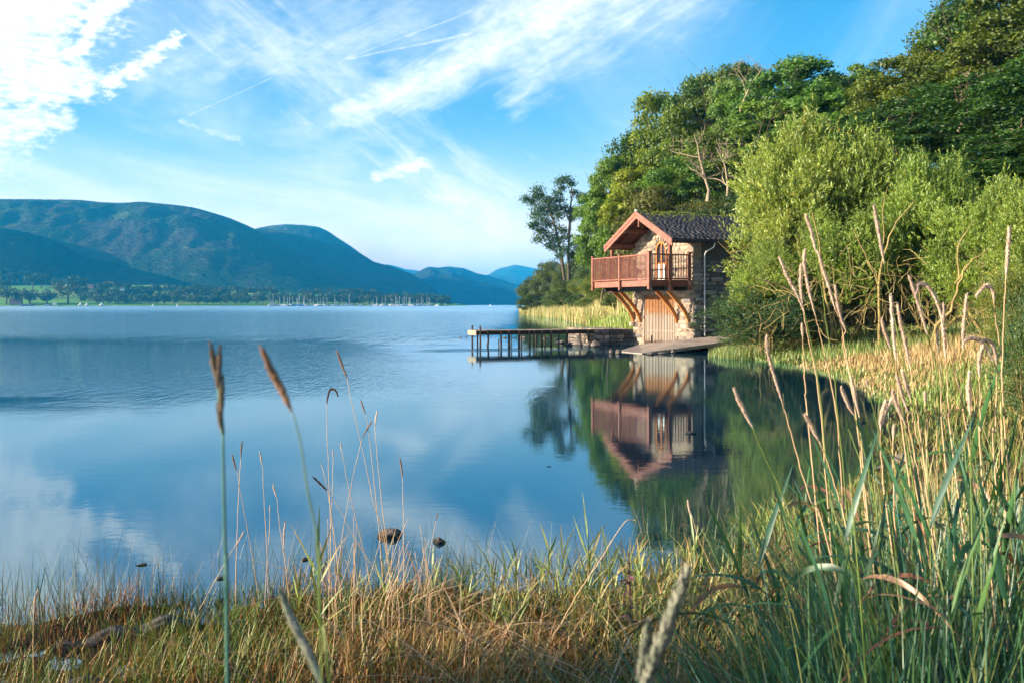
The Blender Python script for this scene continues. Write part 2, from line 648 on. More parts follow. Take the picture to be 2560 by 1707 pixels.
def fell(name, prof, Yr, Yb, base_py=764.0, mat=None, rough=0.10, n=260, ns=60, power=0.8, back=1.0, seed=0.0, ext=True):
    """A ridge: its skyline runs along prof (photo px, py) at depth Yr and falls to the water at depth Yb, and down behind."""
    xs = np.array([p[0] for p in prof], float)
    ys = np.array([p[1] for p in prof], float)
    px = np.linspace(xs[0], xs[-1], n)
    py = np.interp(px, xs, ys)
    k = np.ones(5) / 5
    pys = np.convolve(np.pad(py, 2, mode='edge'), k, 'valid')
    top = (HZ - pys) * Yr / F + CH
    Xr = (px - 1280) * Yr / F
    s = np.concatenate([np.linspace(0, 1, ns), 1 + np.linspace(0, 1, 24)[1:] * back])
    S, XX = np.meshgrid(s, Xr, indexing='ij')
    TOP = np.tile(top, (len(s), 1))
    YY = Yb + (Yr - Yb) * S
    # spread the foot so that the front covers the same part of the view
    PX = np.tile(px, (len(s), 1))
    frac = np.clip(S, 0, 1)
    XX = (PX - 1280) * np.where(S <= 1, YY, Yr) / F
    shape = np.where(S <= 1, np.sin(frac * math.pi / 2) ** power, np.clip(1 - np.maximum(S - 1, 0) ** 1.6 / max(back, .001) ** 1.6, 0, 1))
    bulge = rough * (ridged(XX / (Yr * 0.045) + seed, YY / (Yr * 0.09) + seed) - 0.55) + rough * 0.6 * fbm(XX / (Yr * .012) + seed, YY / (Yr * .015), 5, .55)
    hh = TOP * (shape + bulge * np.sin(np.clip(frac, 0, 1) * math.pi) ** 0.8 * np.where(S < 1, 1, 0))
    small = 0.006 * (Yr - 0) * 0.12 * fbm(XX / (Yr * 0.006), YY / (Yr * .006) + seed, 4)
    hh = hh + small * np.clip(hh / 60.0, 0, 1)
    hh = np.where(S < 1, np.minimum(hh, (TOP - CH) * YY / Yr * (0.97 + .03 * frac) + CH), hh)
    hh = np.maximum(hh, -3.0 + 4.0 * (frac > 0.02))
    V = np.stack([XX, YY, hh], -1).reshape(-1, 3)
    i = np.arange(len(s) - 1)[:, None] * n + np.arange(n - 1)[None, :]
    Fq = np.stack([i, i + 1, i + 1 + n, i + n], -1).reshape(-1, 4)
    o = place(name, npmesh(name, V, Fq, mat or M_fell, smooth_=True))
    return tag(o, kind='structure')


hillA = [(-900, 560), (-400, 515), (0, 498), (100, 499), (200, 500), (250, 506), (310, 508), (350, 504), (420, 511), (480, 518), (530, 532), (560, 541), (590, 552),
         (640, 575), (680, 598), (740, 628), (800, 656), (870, 690), (930, 716), (990, 740), (1050, 759), (1080, 764)]
hillB = [(560, 640), (610, 590), (634, 573), (680, 564), (719, 561), (760, 563), (794, 567), (815, 576), (838, 592), (865, 610), (889, 628), (926, 652), (950, 660), (974, 665),
         (1025, 684), (1076, 716), (1103, 738), (1130, 760), (1140, 765)]
hillC = [(900, 700), (967, 661), (988, 666), (1010, 673), (1042, 677), (1080, 690), (1150, 720)]
hillD = [(980, 720), (1032, 686), (1073, 667), (1093, 670), (1124, 667), (1158, 671), (1192, 684), (1229, 692), (1280, 708), (1321, 720), (1360, 736), (1420, 752), (1480, 765)]
hillE = [(1120, 730), (1180, 700), (1222, 687), (1246, 672), (1287, 662), (1314, 667), (1348, 674), (1380, 682), (1450, 700), (1600, 735), (1900, 765)]
hill0 = [(-900, 560), (-300, 566), (0, 570), (27, 574), (82, 585), (131, 600), (163, 616), (190, 632), (245, 646), (299, 657), (354, 668), (413, 678), (449, 692), (520, 704), (640, 722), (760, 745), (860, 765)]
fell('fell_ridge', hillA, 3300, 2050, seed=1.0, rough=0.13)
fell('fell_ridge', hillB, 4700, 2700, seed=4.0, rough=0.13)
fell('fell_ridge', hillC, 11500, 9000, seed=7.0)
fell('fell_ridge', hillD, 7000, 5000, seed=9.0, rough=0.16)
fell('fell_ridge', hillE, 9600, 8200, seed=12.0, rough=0.12)
fell('wooded_slope', hill0, 2350, 1880, seed=15.0, mat=M_wood, rough=0.05, power=0.9)

# low farmland between the lake and the fells
mf = newmat('farmland')
p = worldpos()
x, y, z = sep(p)
vo = mf.node_tree.nodes.new('ShaderNodeTexVoronoi')
vo.inputs['Scale'].default_value = 0.006
vo.inputs['Randomness'].default_value = 0.8
mf.node_tree.links.new(comb(x * 0.7, y * 1.6, 0.0), vo.inputs['Vector'])
fx, fy, fz = sep(vo.outputs['Color'])
c = ramp(fx, [(0.0, (0.13, 0.28, 0.06)), (0.4, (0.18, 0.36, 0.07)), (0.7, (0.13, 0.24, 0.06)), (1.0, (0.26, 0.34, 0.11))])
n1 = nz(comb(x, y, 0.0), 0.03, 5)
c = mixc(smooth(n1, 0.4, 0.7) * 0.4, c, (0.07, 0.11, 0.04))
out(mf, principled(mf, c, 0.95, spec=0.0).outputs[0])


def farm_h(x, y):
    """height of the farmland: rises away from the shore, higher on the left"""
    shore = 1440.0
    t = np.clip((y - shore) / 520.0, 0, 1)
    lft = np.clip((-x - 150.0) / 550.0, 0, 1)
    left2 = np.clip((x + 230.0) / 130.0, 0, 1)
    top = (6 + 34 * lft) * (1 - 0.6 * left2)
    return 0.7 + top * t ** 0.9 + 1.5 * t * fbm(x / 60.0, y / 60.0, 3)


xs = np.linspace(-1700, -60, 150)
ys = np.concatenate([[1425, 1439], np.linspace(1441, 2100, 60)])
XX, YY = np.meshgrid(xs, ys)
tip = np.clip((XX + 260) / 170.0, 0, 1)
shoreshift = tip ** 3 * 140
HH = farm_h(XX, YY - shoreshift)
HH[0] = -2
HH[1] = 0.3
HH = np.where(XX > -95, -2, HH)
V = np.stack([XX, YY + shoreshift, HH], -1).reshape(-1, 3)
n = len(xs)
i = np.arange(len(ys) - 1)[:, None] * n + np.arange(n - 1)[None, :]
tag(place('far_shore_fields', npmesh('far_shore_fields', V, np.stack([i, i + 1, i + 1 + n, i + n], -1).reshape(-1, 4), mf, smooth_=True)), kind='structure')

# ------------------------------------------------------------------ haze
mh = newmat('haze_air')
pv = mh.node_tree.nodes.new('ShaderNodeVolumePrincipled')
pv.inputs['Color'].default_value = (0.02, 0.47, 1.0, 1)
pv.inputs['Density'].default_value = 1.35e-4
pv.inputs['Anisotropy'].default_value = 0.0
o_ = mh.node_tree.nodes.new('ShaderNodeOutputMaterial')
mh.node_tree.links.new(pv.outputs[0], o_.inputs['Volume'])
hb = MB().box((-15000, -80, -4.5), (15000, 12500, 430))
hz = hb.build('haze', mh)
tag(hz, kind='stuff')
hz['label'] = 'thin blue haze over the lake and in front of the fells'
# ------------------------------------------------------------------ land
SHORE = [(-60, 1.0), (-14, 4.6), (-6, 5.9), (-3.4, 6.2), (-2.6, 6.45), (-1.9, 6.7), (-1.0, 6.9), (0, 6.95), (.7, 7.0), (1.4, 7.1), (2.2, 8.1), (3.0, 9.6),
         (3.8, 11), (4.6, 12.5), (5.5, 14.5), (6.7, 17.5), (8.2, 21.5), (9.1, 25.5), (9.5, 29), (9.7, 33), (9.3, 35.6), (8.6, 37), (8.3, 38.6), (8.8, 40.2),
         (9.7, 41.8), (10.2, 43.2), (9.9, 45), (10.4, 47.5), (11, 50), (8.2, 53), (6.8, 54.6), (6.6, 58), (7.2, 66), (7.6, 79), (8, 100), (7.6, 142), (5.2, 180), (2.8, 205), (1.6, 226), (2.4, 240), (9, 262), (50, 300),
         (420, 330), (420, -60), (-60, -60)]
FOOT = [(15.5, 56), (12, 62), (9.8, 74), (9.8, 120), (8.5, 190), (4.5, 218), (12, 250), (420, 300), (420, -60), (40, -60), (34, 10), (27, 30), (22, 44)]


def sdist(x, y, poly):
    """signed distance to a closed polygon, positive inside"""
    P = np.array(poly, float)
    d = np.full(x.shape, 1e9)
    ins = np.zeros(x.shape, bool)
    for i in range(len(P)):
        a, b = P[i], P[(i + 1) % len(P)]
        ab = b - a
        t = np.clip(((x - a[0]) * ab[0] + (y - a[1]) * ab[1]) / (ab @ ab), 0, 1)
        d = np.minimum(d, np.hypot(x - a[0] - t * ab[0], y - a[1] - t * ab[1]))
        c = ((a[1] > y) != (b[1] > y))
        with np.errstate(divide='ignore', invalid='ignore'):
            xi = a[0] + (y - a[1]) * ab[0] / (ab[1] if ab[1] != 0 else 1e-9)
        ins ^= c & (x < xi)
    return np.where(ins, d, -d)


def H(x, y):
    """ground height"""
    x = np.asarray(x, float)
    y = np.asarray(y, float)
    sd = sdist(x, y, SHORE)
    sd = sd + 0.5 * fbm(x * 1.3, y * 1.3, 3)
    bank = np.where(sd < 0, np.maximum(sd * 0.22, -1.6), 0)
    near = np.clip((14 - y) / 5, 0, 1)
    flat = np.clip((-0.6 - x) / 1.6, 0, 1) * near                     # boggy, half flooded on the left
    rise = (0.24 - .03 * near) * (1 - np.exp(-np.maximum(sd, 0) / 2.2)) * (1 - 0.82 * flat * np.clip((y - 3.2) / 1.5, 0, 1))
    rise = rise + (1 - near) * 0.3 * (1 - np.exp(-np.maximum(sd, 0) / 8.0))
    lump = (0.07 * fbm(x * 1.1, y * 1.1, 4) + 0.05 * fbm(x * 4, y * 4, 2)) * np.clip((sd + .5) * 2, 0, 1)
    hd = np.maximum(sdist(x, y, FOOT), 0)
    hill = 17.0 * (1 - np.exp(-hd / 21.0)) + 1.2 * fbm(x / 9, y / 9, 4) * np.clip(hd / 6, 0, 1)
    return bank + rise + lump + hill


def axis(segs):
    o = []
    for a, b, n in segs:
        o += list(np.linspace(a, b, n, endpoint=False))
    return np.array(o + [segs[-1][1]])


gx = axis([(-60, -7, 24), (-7, 7, 150), (7, 16, 60), (16, 40, 50), (40, 420, 50)])
gy = axis([(-60, -1, 20), (-1, 12, 150), (12, 60, 150), (60, 120, 50), (120, 330, 60)])
GX, GY = np.meshgrid(gx, gy)
GH = H(GX, GY)
n = len(gx)
i = np.arange(len(gy) - 1)[:, None] * n + np.arange(n - 1)[None, :]
quads = np.stack([i, i + 1, i + 1 + n, i + n], -1).reshape(-1, 4)
keep = GH.ravel()[quads].max(1) > -1.55
m = newmat('bank_soil')
p = worldpos()
x, y, z = sep(p)
n1 = nz(p, 1.7, 6, 0.6)
n2 = nz(p, 14.0, 5, 0.65)
c = mixc(smooth(n1 * 0.6 + n2 * 0.4, 0.4, 0.62), (0.022, 0.015, 0.009), (0.05, 0.038, 0.018))
c = mixc(smooth(n1, 0.45, 0.6) * 0.6, c, (0.05, 0.07, 0.02))
out(m, principled(m, c, 0.9, n2, 0.03, 0.1).outputs[0])
tag(place('ground', npmesh('ground', np.stack([GX, GY, GH], -1).reshape(-1, 3), quads[keep], m, smooth_=True)), kind='structure')
# lake bed under the whole sheet of water
bedm = simple('lake_bed', (0.03, 0.035, 0.02), (0.05, 0.05, 0.03), 0.95, 2.0)
bd = 13400
tag(place('lake_bed', npmesh('lake_bed', [(-14000, -60, -1.55), (14000, -60, -1.55), (14000, bd, -3.4), (-14000, bd, -3.4)], np.array([[0, 1, 2, 3]]), bedm)), kind='structure')

# ------------------------------------------------------------------ boathouse
m = newmat('rubble_stone')
v = tcoord()
r = orand()
n1 = nz(vscale(v, (1, 1, 1)), 3.0, 6, 0.65)
n2 = nz(v, 14.0, 5, 0.7)
base = ramp(r, [(0.0, (0.30, 0.23, 0.175)), (0.16, (0.44, 0.34, 0.26)), (0.32, (0.22, 0.19, 0.165)), (0.46, (0.50, 0.40, 0.31)), (0.6, (0.27, 0.22, 0.19)), (0.74, (0.40, 0.32, 0.25)), (0.86, (0.17, 0.16, 0.155)), (1.0, (0.36, 0.28, 0.22))], 'CONSTANT')
c = mixc(smooth(n2 * 0.6 + n1 * 0.4, 0.36, 0.66), mixc(1.0, base, (0.66, 0.63, 0.6), 'MULTIPLY'), base)
c = mixc(smooth(n2, 0.62, 0.72) * 0.5, c, (0.5, 0.47, 0.40))
out(m, principled(m, c, 0.9, n2 * 0.6 + n1 * 0.4, 0.03, 0.15).outputs[0])
M_stone = m
m = newmat('slate_rubble')
v = tcoord()
r = orand()
n2 = nz(v, 12.0, 5, 0.7)
base = ramp(r, [(0.0, (0.15, 0.16, 0.165)), (0.22, (0.26, 0.25, 0.235)), (0.42, (0.09, 0.10, 0.105)), (0.6, (0.34, 0.32, 0.29)), (0.78, (0.17, 0.18, 0.18)), (0.9, (0.46, 0.43, 0.38))], 'CONSTANT')
c = mixc(smooth(n2, 0.36, 0.66), mixc(1.0, base, (0.6, 0.6, 0.62), 'MULTIPLY'), base)
out(m, principled(m, c, 0.85, n2, 0.03, 0.2).outputs[0])
M_darkstone = m
M_mortar = simple('mortar', (0.16, 0.125, 0.095), (0.30, 0.24, 0.18), 0.95, 5.0, 0.02)
M_darkmortar = simple('dark_mortar', (0.05, 0.048, 0.045), (0.11, 0.10, 0.09), 0.95, 5.0, 0.02)  # darker mortar for the side walls and the pier core
M_red = simple('red_stained_wood', (0.15, 0.06, 0.042), (0.33, 0.125, 0.085), 0.6, 5.0, 0.004, (1, 1, 1), 0.35, 0.08)
M_redbrown = simple('brown_shaded_wood', (0.13, 0.045, 0.026), (0.20, 0.075, 0.045), 0.55, 4.0, 0.003, (1, 1, 1), 0.35, 0.10)  # brown roof timbers; balcony sides get their shade from this darker colour
M_under = simple('roof_boards', (0.10, 0.045, 0.03), (0.16, 0.07, 0.045), 0.7, 4.0, 0.003)
M_orange = simple('varnished_oak', (0.30, 0.11, 0.03), (0.42, 0.17, 0.05), 0.45, 4.0, 0.003, (1, 1, 1), 0.4, 0.1)
M_black = simple('black_beam', (0.012, 0.013, 0.015), (0.022, 0.022, 0.024), 0.6, 4.0, 0.003)
M_darkwood = simple('wet_timber', (0.028, 0.02, 0.015), (0.06, 0.042, 0.03), 0.7, 5.0, 0.01, (1, 1, .3), 0.3, 0.25)
M_deck = simple('weathered_plank', (0.22, 0.17, 0.13), (0.34, 0.27, 0.21), 0.8, 7.0, 0.006, (1, 1, 1), 0.2, 0.18)
M_metal = simple('grey_pipe', (0.42, 0.42, 0.43), (0.55, 0.55, 0.56), 0.4, 8.0, 0.001, (1, 1, 1), 0.5)
M_gutter = simple('black_gutter', (0.018, 0.018, 0.02), (0.03, 0.03, 0.032), 0.45, 4.0, 0.001)
M_white = simple('white_paint', (0.66, 0.66, 0.64), (0.78, 0.78, 0.76), 0.6, 5.0, 0.001)
M_glass = simple('dark_glass', (0.012, 0.016, 0.02), (0.02, 0.025, 0.03), 0.06, 2.0, 0.0, (1, 1, 1), 0.8)
M_inside = simple('inside_shade', (0.01, 0.009, 0.008), (0.02, 0.016, 0.012), 0.95)  # near-black colour carries the shade of unlit interiors
# weathered gate: orange at the top, bleached towards the water
m = newmat('gate_wood')
v = tcoord()
gx_, gy_, gz_ = sep(v)
n1 = nz(comb(gx_, gy_ * 8.0, gz_), 1.4, 5)
c = mixc(smooth(gz_ + (n1 - 0.5) * 1.2, 1.35, 1.75), (0.40, 0.32, 0.26), (0.36, 0.17, 0.075))
c = mixc(smooth(gz_ + (n1 - 0.5) * 0.3, 0.35, 0.05), c, (0.09, 0.05, 0.035))
h_ = m.node_tree.nodes.new('ShaderNodeHueSaturation')
m.node_tree.links.new(c, h_.inputs['Color'])
m.node_tree.links.new((orand() * 0.35 + 0.8).v, h_.inputs['Value'])
out(m, principled(m, h_.outputs[0], 0.75, n1, 0.004, 0.2).outputs[0])
M_gate = m
# roof slate: dark, lichen specks
m = newmat('roof_slate')
p = worldpos()
n1 = nz(p, 3.0, 5, 0.6)
n2 = nz(p, 22.0, 3, 0.6)
n3 = nz(p, 9.0, 2, 0.5)
c = mixc(smooth(n1, 0.4, 0.6), (0.035, 0.033, 0.042), (0.085, 0.075, 0.085))
c = mixc(smooth(n2, 0.6, 0.68) * 0.9, c, (0.30, 0.29, 0.26))
c = mixc(smooth(n3, 0.62, 0.7) * 0.5, c, (0.10, 0.12, 0.04))
out(m, principled(m, c, 0.8, n2, 0.002, 0.2).outputs[0])
M_slate = m
M_moss = simple('yellow_moss', (0.16, 0.19, 0.02), (0.34, 0.32, 0.03), 0.95, 9.0, 0.03)

BH = empty('boathouse', (8.41, 46.2, 0), math.atan2(.389, .921))
tag(BH, 'stone boathouse with slate roof and red timber balcony standing over the water', 'boathouse')
BW, BL = 5.51, 9.0                      # width across the gable, length behind it
EAVE, RIDGE, EO = 4.98, 6.47, 0.45      # roof edge, ridge, overhang at the eaves
RX0 = -1.42                             # front of the porch roof
MIDY = BW / 2
SL = (RIDGE - EAVE) / (MIDY + EO)


def roofz(y):
    return RIDGE - SL * abs(y - MIDY)


# wall core
wc = MB()


def gable_strip(y0, y1, z0, x0=0.0, x1=0.45):
    za, zb = roofz(y0) - 0.12, roofz(y1) - 0.12
    v = [(x0, y0, z0), (x1, y0, z0), (x1, y1, z0), (x0, y1, z0), (x0, y0, za), (x1, y0, za), (x1, y1, zb), (x0, y1, zb)]
    wc.add(v, [(0, 3, 2, 1), (4, 5, 6, 7), (0, 1, 5, 4), (1, 2, 6, 5), (2, 3, 7, 6), (3, 0, 4, 7)])


GY0, GY1, GZ = 1.62, 4.44, 2.46         # boat gate opening
DY0, DY1, DZ = 2.28, 3.24, 5.12         # balcony door opening
wc.box((0, 0, -1.0), (.45, GY0, 2.60))
wc.box((0, GY1, -1.0), (.45, BW, 2.60))
wc.box((0, GY0, GZ), (.45, GY1, 2.60))
for a, b in ((0, 0.8), (0.8, 1.6), (1.6, DY0)):
    gable_strip(a, b, 2.602)
for a, b in ((DY1, 3.9), (3.9, 4.7), (4.7, BW)):
    gable_strip(a, b, 2.602)
wc.box((0, DY0, 2.602), (.45, DY1, 3.14))
gable_strip(DY0, MIDY, DZ)
gable_strip(MIDY, DY1, DZ)
wall_me = wc.mesh('wall', M_mortar)
wall = place('wall', wall_me, BH)
ws = MB()
ws.box((.452, 0, -1.0), (BL, .45, roofz(0) - .12))
ws.box((.452, BW - .45, -1.0), (BL, BW, roofz(0) - .12))
ws.box((BL - .45, .452, -1.0), (BL, BW - .452, roofz(.45) - .14))
side = ws.build('side_wall', M_darkmortar, BH)
MB().box((.9, .46, 2.62), (BL - .5, BW - .46, 2.75)).build('inside_floor', M_inside, BH)

# loose stones laid in the walls: each one an object that shares one of 14 meshes
STONES = []
for k in range(14):
    rr = np.random.RandomState(100 + k)
    n8 = 9
    ang = np.sort(np.linspace(0, 2 * math.pi, n8, endpoint=False) + rr.uniform(-.22, .22, n8))
    # rounded rectangle outline
    ca, sa_ = np.cos(ang), np.sin(ang)
    pw = 0.42
    ox = np.sign(ca) * np.abs(ca) ** pw * rr.uniform(.43, .52, n8)
    oz = np.sign(sa_) * np.abs(sa_) ** pw * rr.uniform(.42, .52, n8)
    V, Fc = [], []
    for lay, (dep, s_) in enumerate(((0.5, 1.0), (-0.22, 0.97), (-0.5, 0.76))):
        for q in range(n8):
            V.append((dep + (rr.uniform(-.12, .12) if lay == 2 else 0), ox[q] * s_, oz[q] * s_))
    V.append((-0.56 + rr.uniform(-.1, .1), rr.uniform(-.1, .1), rr.uniform(-.1, .1)))
    for lay in range(2):
        for q in range(n8):
            q2 = (q + 1) % n8
            Fc.append((lay * n8 + q, (lay + 1) * n8 + q, (lay + 1) * n8 + q2, lay * n8 + q2))
    for q in range(n8):
        Fc.append((2 * n8 + q, 3 * n8, 2 * n8 + (q + 1) % n8))
    STONES.append((npmesh('stone', V, Fc, M_stone), npmesh('stone', V, Fc, M_darkstone)))


def lay(parent, width, z0, z1, ok, axis='front', rs=3, kind=0, hmin=.13, hmax=.27, wmin=.22, wmax=.62, face=0.0, limit=400, x0=0.0):
    """random coursed rubble on a face; ok(y, z, w, h) accepts or rejects a stone"""
    rr = np.random.RandomState(rs)
    z, cnt = z0, 0
    while z < z1:
        h = rr.uniform(hmin, hmax)
        y = x0 - rr.uniform(0, .2)
        while y < width:
            w = rr.uniform(wmin, wmax) * (1.25 if h > .2 else 1)
            a, b = max(y, x0), min(y + w, width)
            cy, cw = (a + b) / 2, b - a
            hh = h * rr.uniform(.88, 1.0)
            zz = z + h / 2 + rr.uniform(-.012, .012)
            if cw > .09 and ok(cy, zz, cw, hh) and cnt < limit:
                dep = rr.uniform(.10, .17)
                me = STONES[rr.randint(14)][kind]
                if axis == 'front':
                    place('stone', me, parent, (face + .02, cy, zz), (rr.uniform(-.05, .05), rr.uniform(-.04, .04), rr.uniform(-.05, .05)), (dep, cw * .97, hh * .97))
                else:
                    place('stone', me, parent, (cy, face + .02, zz), (rr.uniform(-.04, .04), rr.uniform(-.06, .06), math.pi / 2 + rr.uniform(-.05, .05)), (dep, cw * .97, hh * .97))
                cnt += 1
            y += w
        z += h
    return cnt


def ok_front(y, z, w, h):
    if z + h * .35 > roofz(max(abs(y + w / 2 - MIDY), abs(y - w / 2 - MIDY)) + MIDY) - .06:
        return False
    if z < 2.56 and z + h / 2 > -1 and y + w / 2 > GY0 + .03 and y - w / 2 < GY1 - .03 and z - h / 2 < GZ - .03:
        return False
    if y + w / 2 > DY0 + .02 and y - w / 2 < DY1 - .02 and 2.9 < z < DZ + .05 - 0.3 * abs(y - MIDY):
        return False
    return True


n_front = lay(wall, BW + .03, -.15, 6.4, ok_front, 'front', 3, 0, .15, .30, .26, .66)
n_side = lay(side, 4.4, -.15, 5.0, lambda y, z, w, h: z < roofz(0) - .22, 'side', 8, 1, .15, .27, .3, .8, limit=150, x0=-0.02)
# lintel stones and stones round the gate
# roof: two slabs of boards, slates, boarding below
rb = MB()
for sgn in (-1, 1):
    ye = -EO if sgn < 0 else BW + EO
    for x0, x1 in ((RX0 + .03, BL + .3),):
        v = [(x0, ye, EAVE), (x1, ye, EAVE), (x1, MIDY, RIDGE), (x0, MIDY, RIDGE)]
        v2 = [(a, b, c - .07) for a, b, c in v]
        rb.add(v + v2, [(0, 1, 2, 3), (7, 6, 5, 4), (0, 4, 5, 1), (2, 6, 7, 3), (0, 3, 7, 4), (1, 5, 6, 2)])
roof = rb.build('roof', M_under, BH)
# slates, diminishing courses
rr = np.random.RandomState(21)
V, Q = [], []
sl_len = math.hypot(MIDY + EO, RIDGE - EAVE)
for sgn in (-1, 1):
    t, course = -0.03, 0
    while t < sl_len - .02:
        gauge = 0.19 - 0.09 * t / sl_len
        x = RX0 - .02 - rr.uniform(0, .2)
        while x < BL + .3:
            w = rr.uniform(.16, .34)
            x0, x1 = max(x, RX0 - .02), min(x + w - .002, BL + .3)
            if x1 - x0 > .05:
                t0 = t + rr.uniform(-.006, .006)
                t1 = min(t + gauge * 2.1, sl_len + .02)
                th = .015
                lift = 0.040
                q = []
                for (tt, up0) in ((t0, lift), (t1, .004)):
                    for xx in (x0, x1):
                        for u_ in (0, th):
                            yy = (-EO + tt / sl_len * (MIDY + EO))
                            zz = EAVE + tt / sl_len * (RIDGE - EAVE) + up0 + u_ + 0.006
                            sag = -0.05 * math.sin((xx + 1.4) / 10.7 * math.pi) * (tt / sl_len) + 0.018 * math.sin(xx * 1.7) * (tt / sl_len)
                            if sgn > 0:
                                yy = BW - yy
                            q.append((xx, yy, zz + sag * .6))
                b = len(V)
                V += q
                Q += [(b, b + 2, b + 3, b + 1), (b + 4, b + 5, b + 7, b + 6), (b + 1, b + 3, b + 7, b + 5), (b, b + 1, b + 5, b + 4), (b + 2, b + 6, b + 7, b + 3)]
            x += w
        t += gauge
        course += 1
sl = place('slate', npmesh('slate', V, np.array(Q), M_slate), roof)
sl['kind'] = 'stuff'
rg_ = MB()
x = RX0
while x < BL + .2:
    w = rr.uniform(.38, .5)
    zz = RIDGE + .03 + 0.018 * math.sin(x * 1.7) - 0.05 * math.sin((x + 1.4) / 10.7 * math.pi)
    for sgn in (-1, 1):
        rg_.add([(x, MIDY, zz + .045), (x + w - .01, MIDY, zz + .045), (x + w - .01, MIDY + sgn * .17, zz - .03), (x, MIDY + sgn * .17, zz - .03),
                 (x, MIDY, zz + .01), (x + w - .01, MIDY, zz + .01), (x + w - .01, MIDY + sgn * .17, zz - .06), (x, MIDY + sgn * .17, zz - .06)],
                [(0, 1, 2, 3), (3, 2, 6, 7), (0, 3, 7, 4), (1, 5, 6, 2)])
    x += w
rg_.build('ridge_tile', M_slate, roof)
# moss cushions along the ridge
V, Q = [], []
for k in range(230):
    x = RX0 + abs(rr.normal(0, 1)) * 2.6 if k % 3 else rr.uniform(RX0, 6)
    t = abs(rr.normal(0, .07)) if k % 5 else rr.uniform(0, .5) * (1 if x < 2 else .3)
    yy = MIDY - t * (MIDY + EO)
    zz = roofz(yy) + .05 + 0.018 * math.sin(x * 1.7) - 0.05 * math.sin((x + 1.4) / 10.7 * math.pi) + (.04 if t < .04 else 0)
    rx, ry, rz = rr.uniform(.04, .17), rr.uniform(.03, .10), rr.uniform(.025, .07)
    b = len(V)
    for a in range(7):
        an = a / 7 * 2 * math.pi
        V.append((x + rx * math.cos(an) * rr.uniform(.7, 1.2), yy + ry * math.sin(an), zz - .02 - SL * ry * math.sin(an) * -1))
    V.append((x, yy, zz + rz))
    Q += [(b + a, b + (a + 1) % 7, b + 7) for a in range(7)]
mo = place('moss', npmesh('moss', V, np.array(Q), M_moss, smooth_=True), roof)
mo['kind'] = 'stuff'
# barge boards, in two layers, and roof timbers
for sgn in (-1, 1):
    ye = -EO - .04 if sgn < 0 else BW + EO + .04
    dz = -SL * .04
    b = MB()
    for (xa, xb, z0, z1) in ((RX0 - .035, RX0 + .028, -.30, .035), (RX0 - .065, RX0 - .036, -.12, .05)):
        v = []
        for xx in (xa, xb):
            v += [(xx, ye, EAVE + dz + z0), (xx, MIDY + sgn * .0005, RIDGE + z0), (xx, MIDY + sgn * .0005, RIDGE + z1), (xx, ye, EAVE + dz + z1)]
        b.add(v, [(0, 1, 2, 3), (7, 6, 5, 4), (0, 4, 5, 1), (1, 5, 6, 2), (2, 6, 7, 3), (3, 7, 4, 0)])
    b.build('barge_board', M_red, roof)
MB().cbox((RX0 - .09, MIDY - .06, RIDGE + .02), (RX0 + .06, MIDY + .06, RIDGE + .13), .03).build('ridge_cap', M_white, roof)
for (yy, w, h) in ((-.18, .1, .16), (0.06, .16, .18), (MIDY - 1.3, .14, .2), (MIDY + 1.3, .14, .2), (BW - .06, .16, .18), (BW + .2, .1, .16)):
    z = roofz(yy) - .07 - .03 - h / 2 - SL * w / 2
    MB().cbox((RX0 + .032, yy - w / 2, z - h / 2), (-.001, yy + w / 2, z + h / 2)).build('purlin', M_redbrown, roof)
for xx in (RX0 + .12, RX0 + .55, RX0 + .98):
    for sgn in (-1, 1):
        ye = -EO + .1 if sgn < 0 else BW + EO - .1
        MB().bar((xx, ye, roofz(ye) - .115), (xx, MIDY + sgn * .03, RIDGE - .128), .06, .09).build('rafter', M_redbrown, roof)
MB().cbox((RX0 + .09, MIDY - .045, RIDGE - .72), (RX0 + .17, MIDY + .045, RIDGE - .16)).build('king_post', M_redbrown, roof)
# gutter and downpipe on the lake-shore side
g = MB()
for k in range(6):
    pass
g.tube([(RX0 + .1, -EO - .06, EAVE - .07), (BL + .2, -EO - .06, EAVE - .09)], .055, 8)
g.build('gutter', M_gutter, roof)
g = MB()
g.tube([(.86, -EO - .06, EAVE - .13), (.84, -EO + .02, EAVE - .32), (.62, -.13, EAVE - .52), (.56, -.105, EAVE - .66)], .036, 8)
g.tube([(.56, -.105, EAVE - .64), (.56, -.105, .55)], .036, 8)
for z in (4.0, 2.95, 2.2, 1.3):
    g.tube([(.56, -.105, z - .035), (.56, -.105, z + .035)], .048, 8)
dp = g.build('downpipe', M_metal, BH)
# sign
sg = MB().cbox((.10, -.082, 2.15), (.50, -.066, 2.33), .004).build('sign_board', M_gutter, BH)
try:
    cu = bpy.data.curves.new('letters', 'FONT')
    cu.body = 'PRIVATE'
    cu.size = 0.115
    cu.extrude = 0.002
    cu.align_x = 'CENTER'
    cu.align_y = 'CENTER'
    to = bpy.data.objects.new('letters_tmp', cu)
    COL.objects.link(to)
    dg = bpy.context.evaluated_depsgraph_get()
    tme = bpy.data.meshes.new_from_object(to.evaluated_get(dg))
    bpy.data.objects.remove(to)
    tme.materials.clear()
    tme.materials.append(M_white)
    lt = place('lettering', tme, sg, (.30, -.0855, 2.24), (math.pi / 2, 0, 0), (.78, 1, 1))
    b = MB()
    for (x0, z0, x1, z1) in ((.112, 2.312, .488, 2.32), (.112, 2.16, .488, 2.168), (.112, 2.168, .12, 2.312), (.48, 2.168, .488, 2.312)):
        b.box((x0, -.087, z0), (x1, -.0825, z1))
    b.build('sign_border', M_white, sg)
except Exception as ex:
    print('sign', ex)

# arched balcony door
dr = MB()
cx_, zs = MIDY, 4.62            # springing of the arch
rad = (DY1 - DY0) / 2 - .03


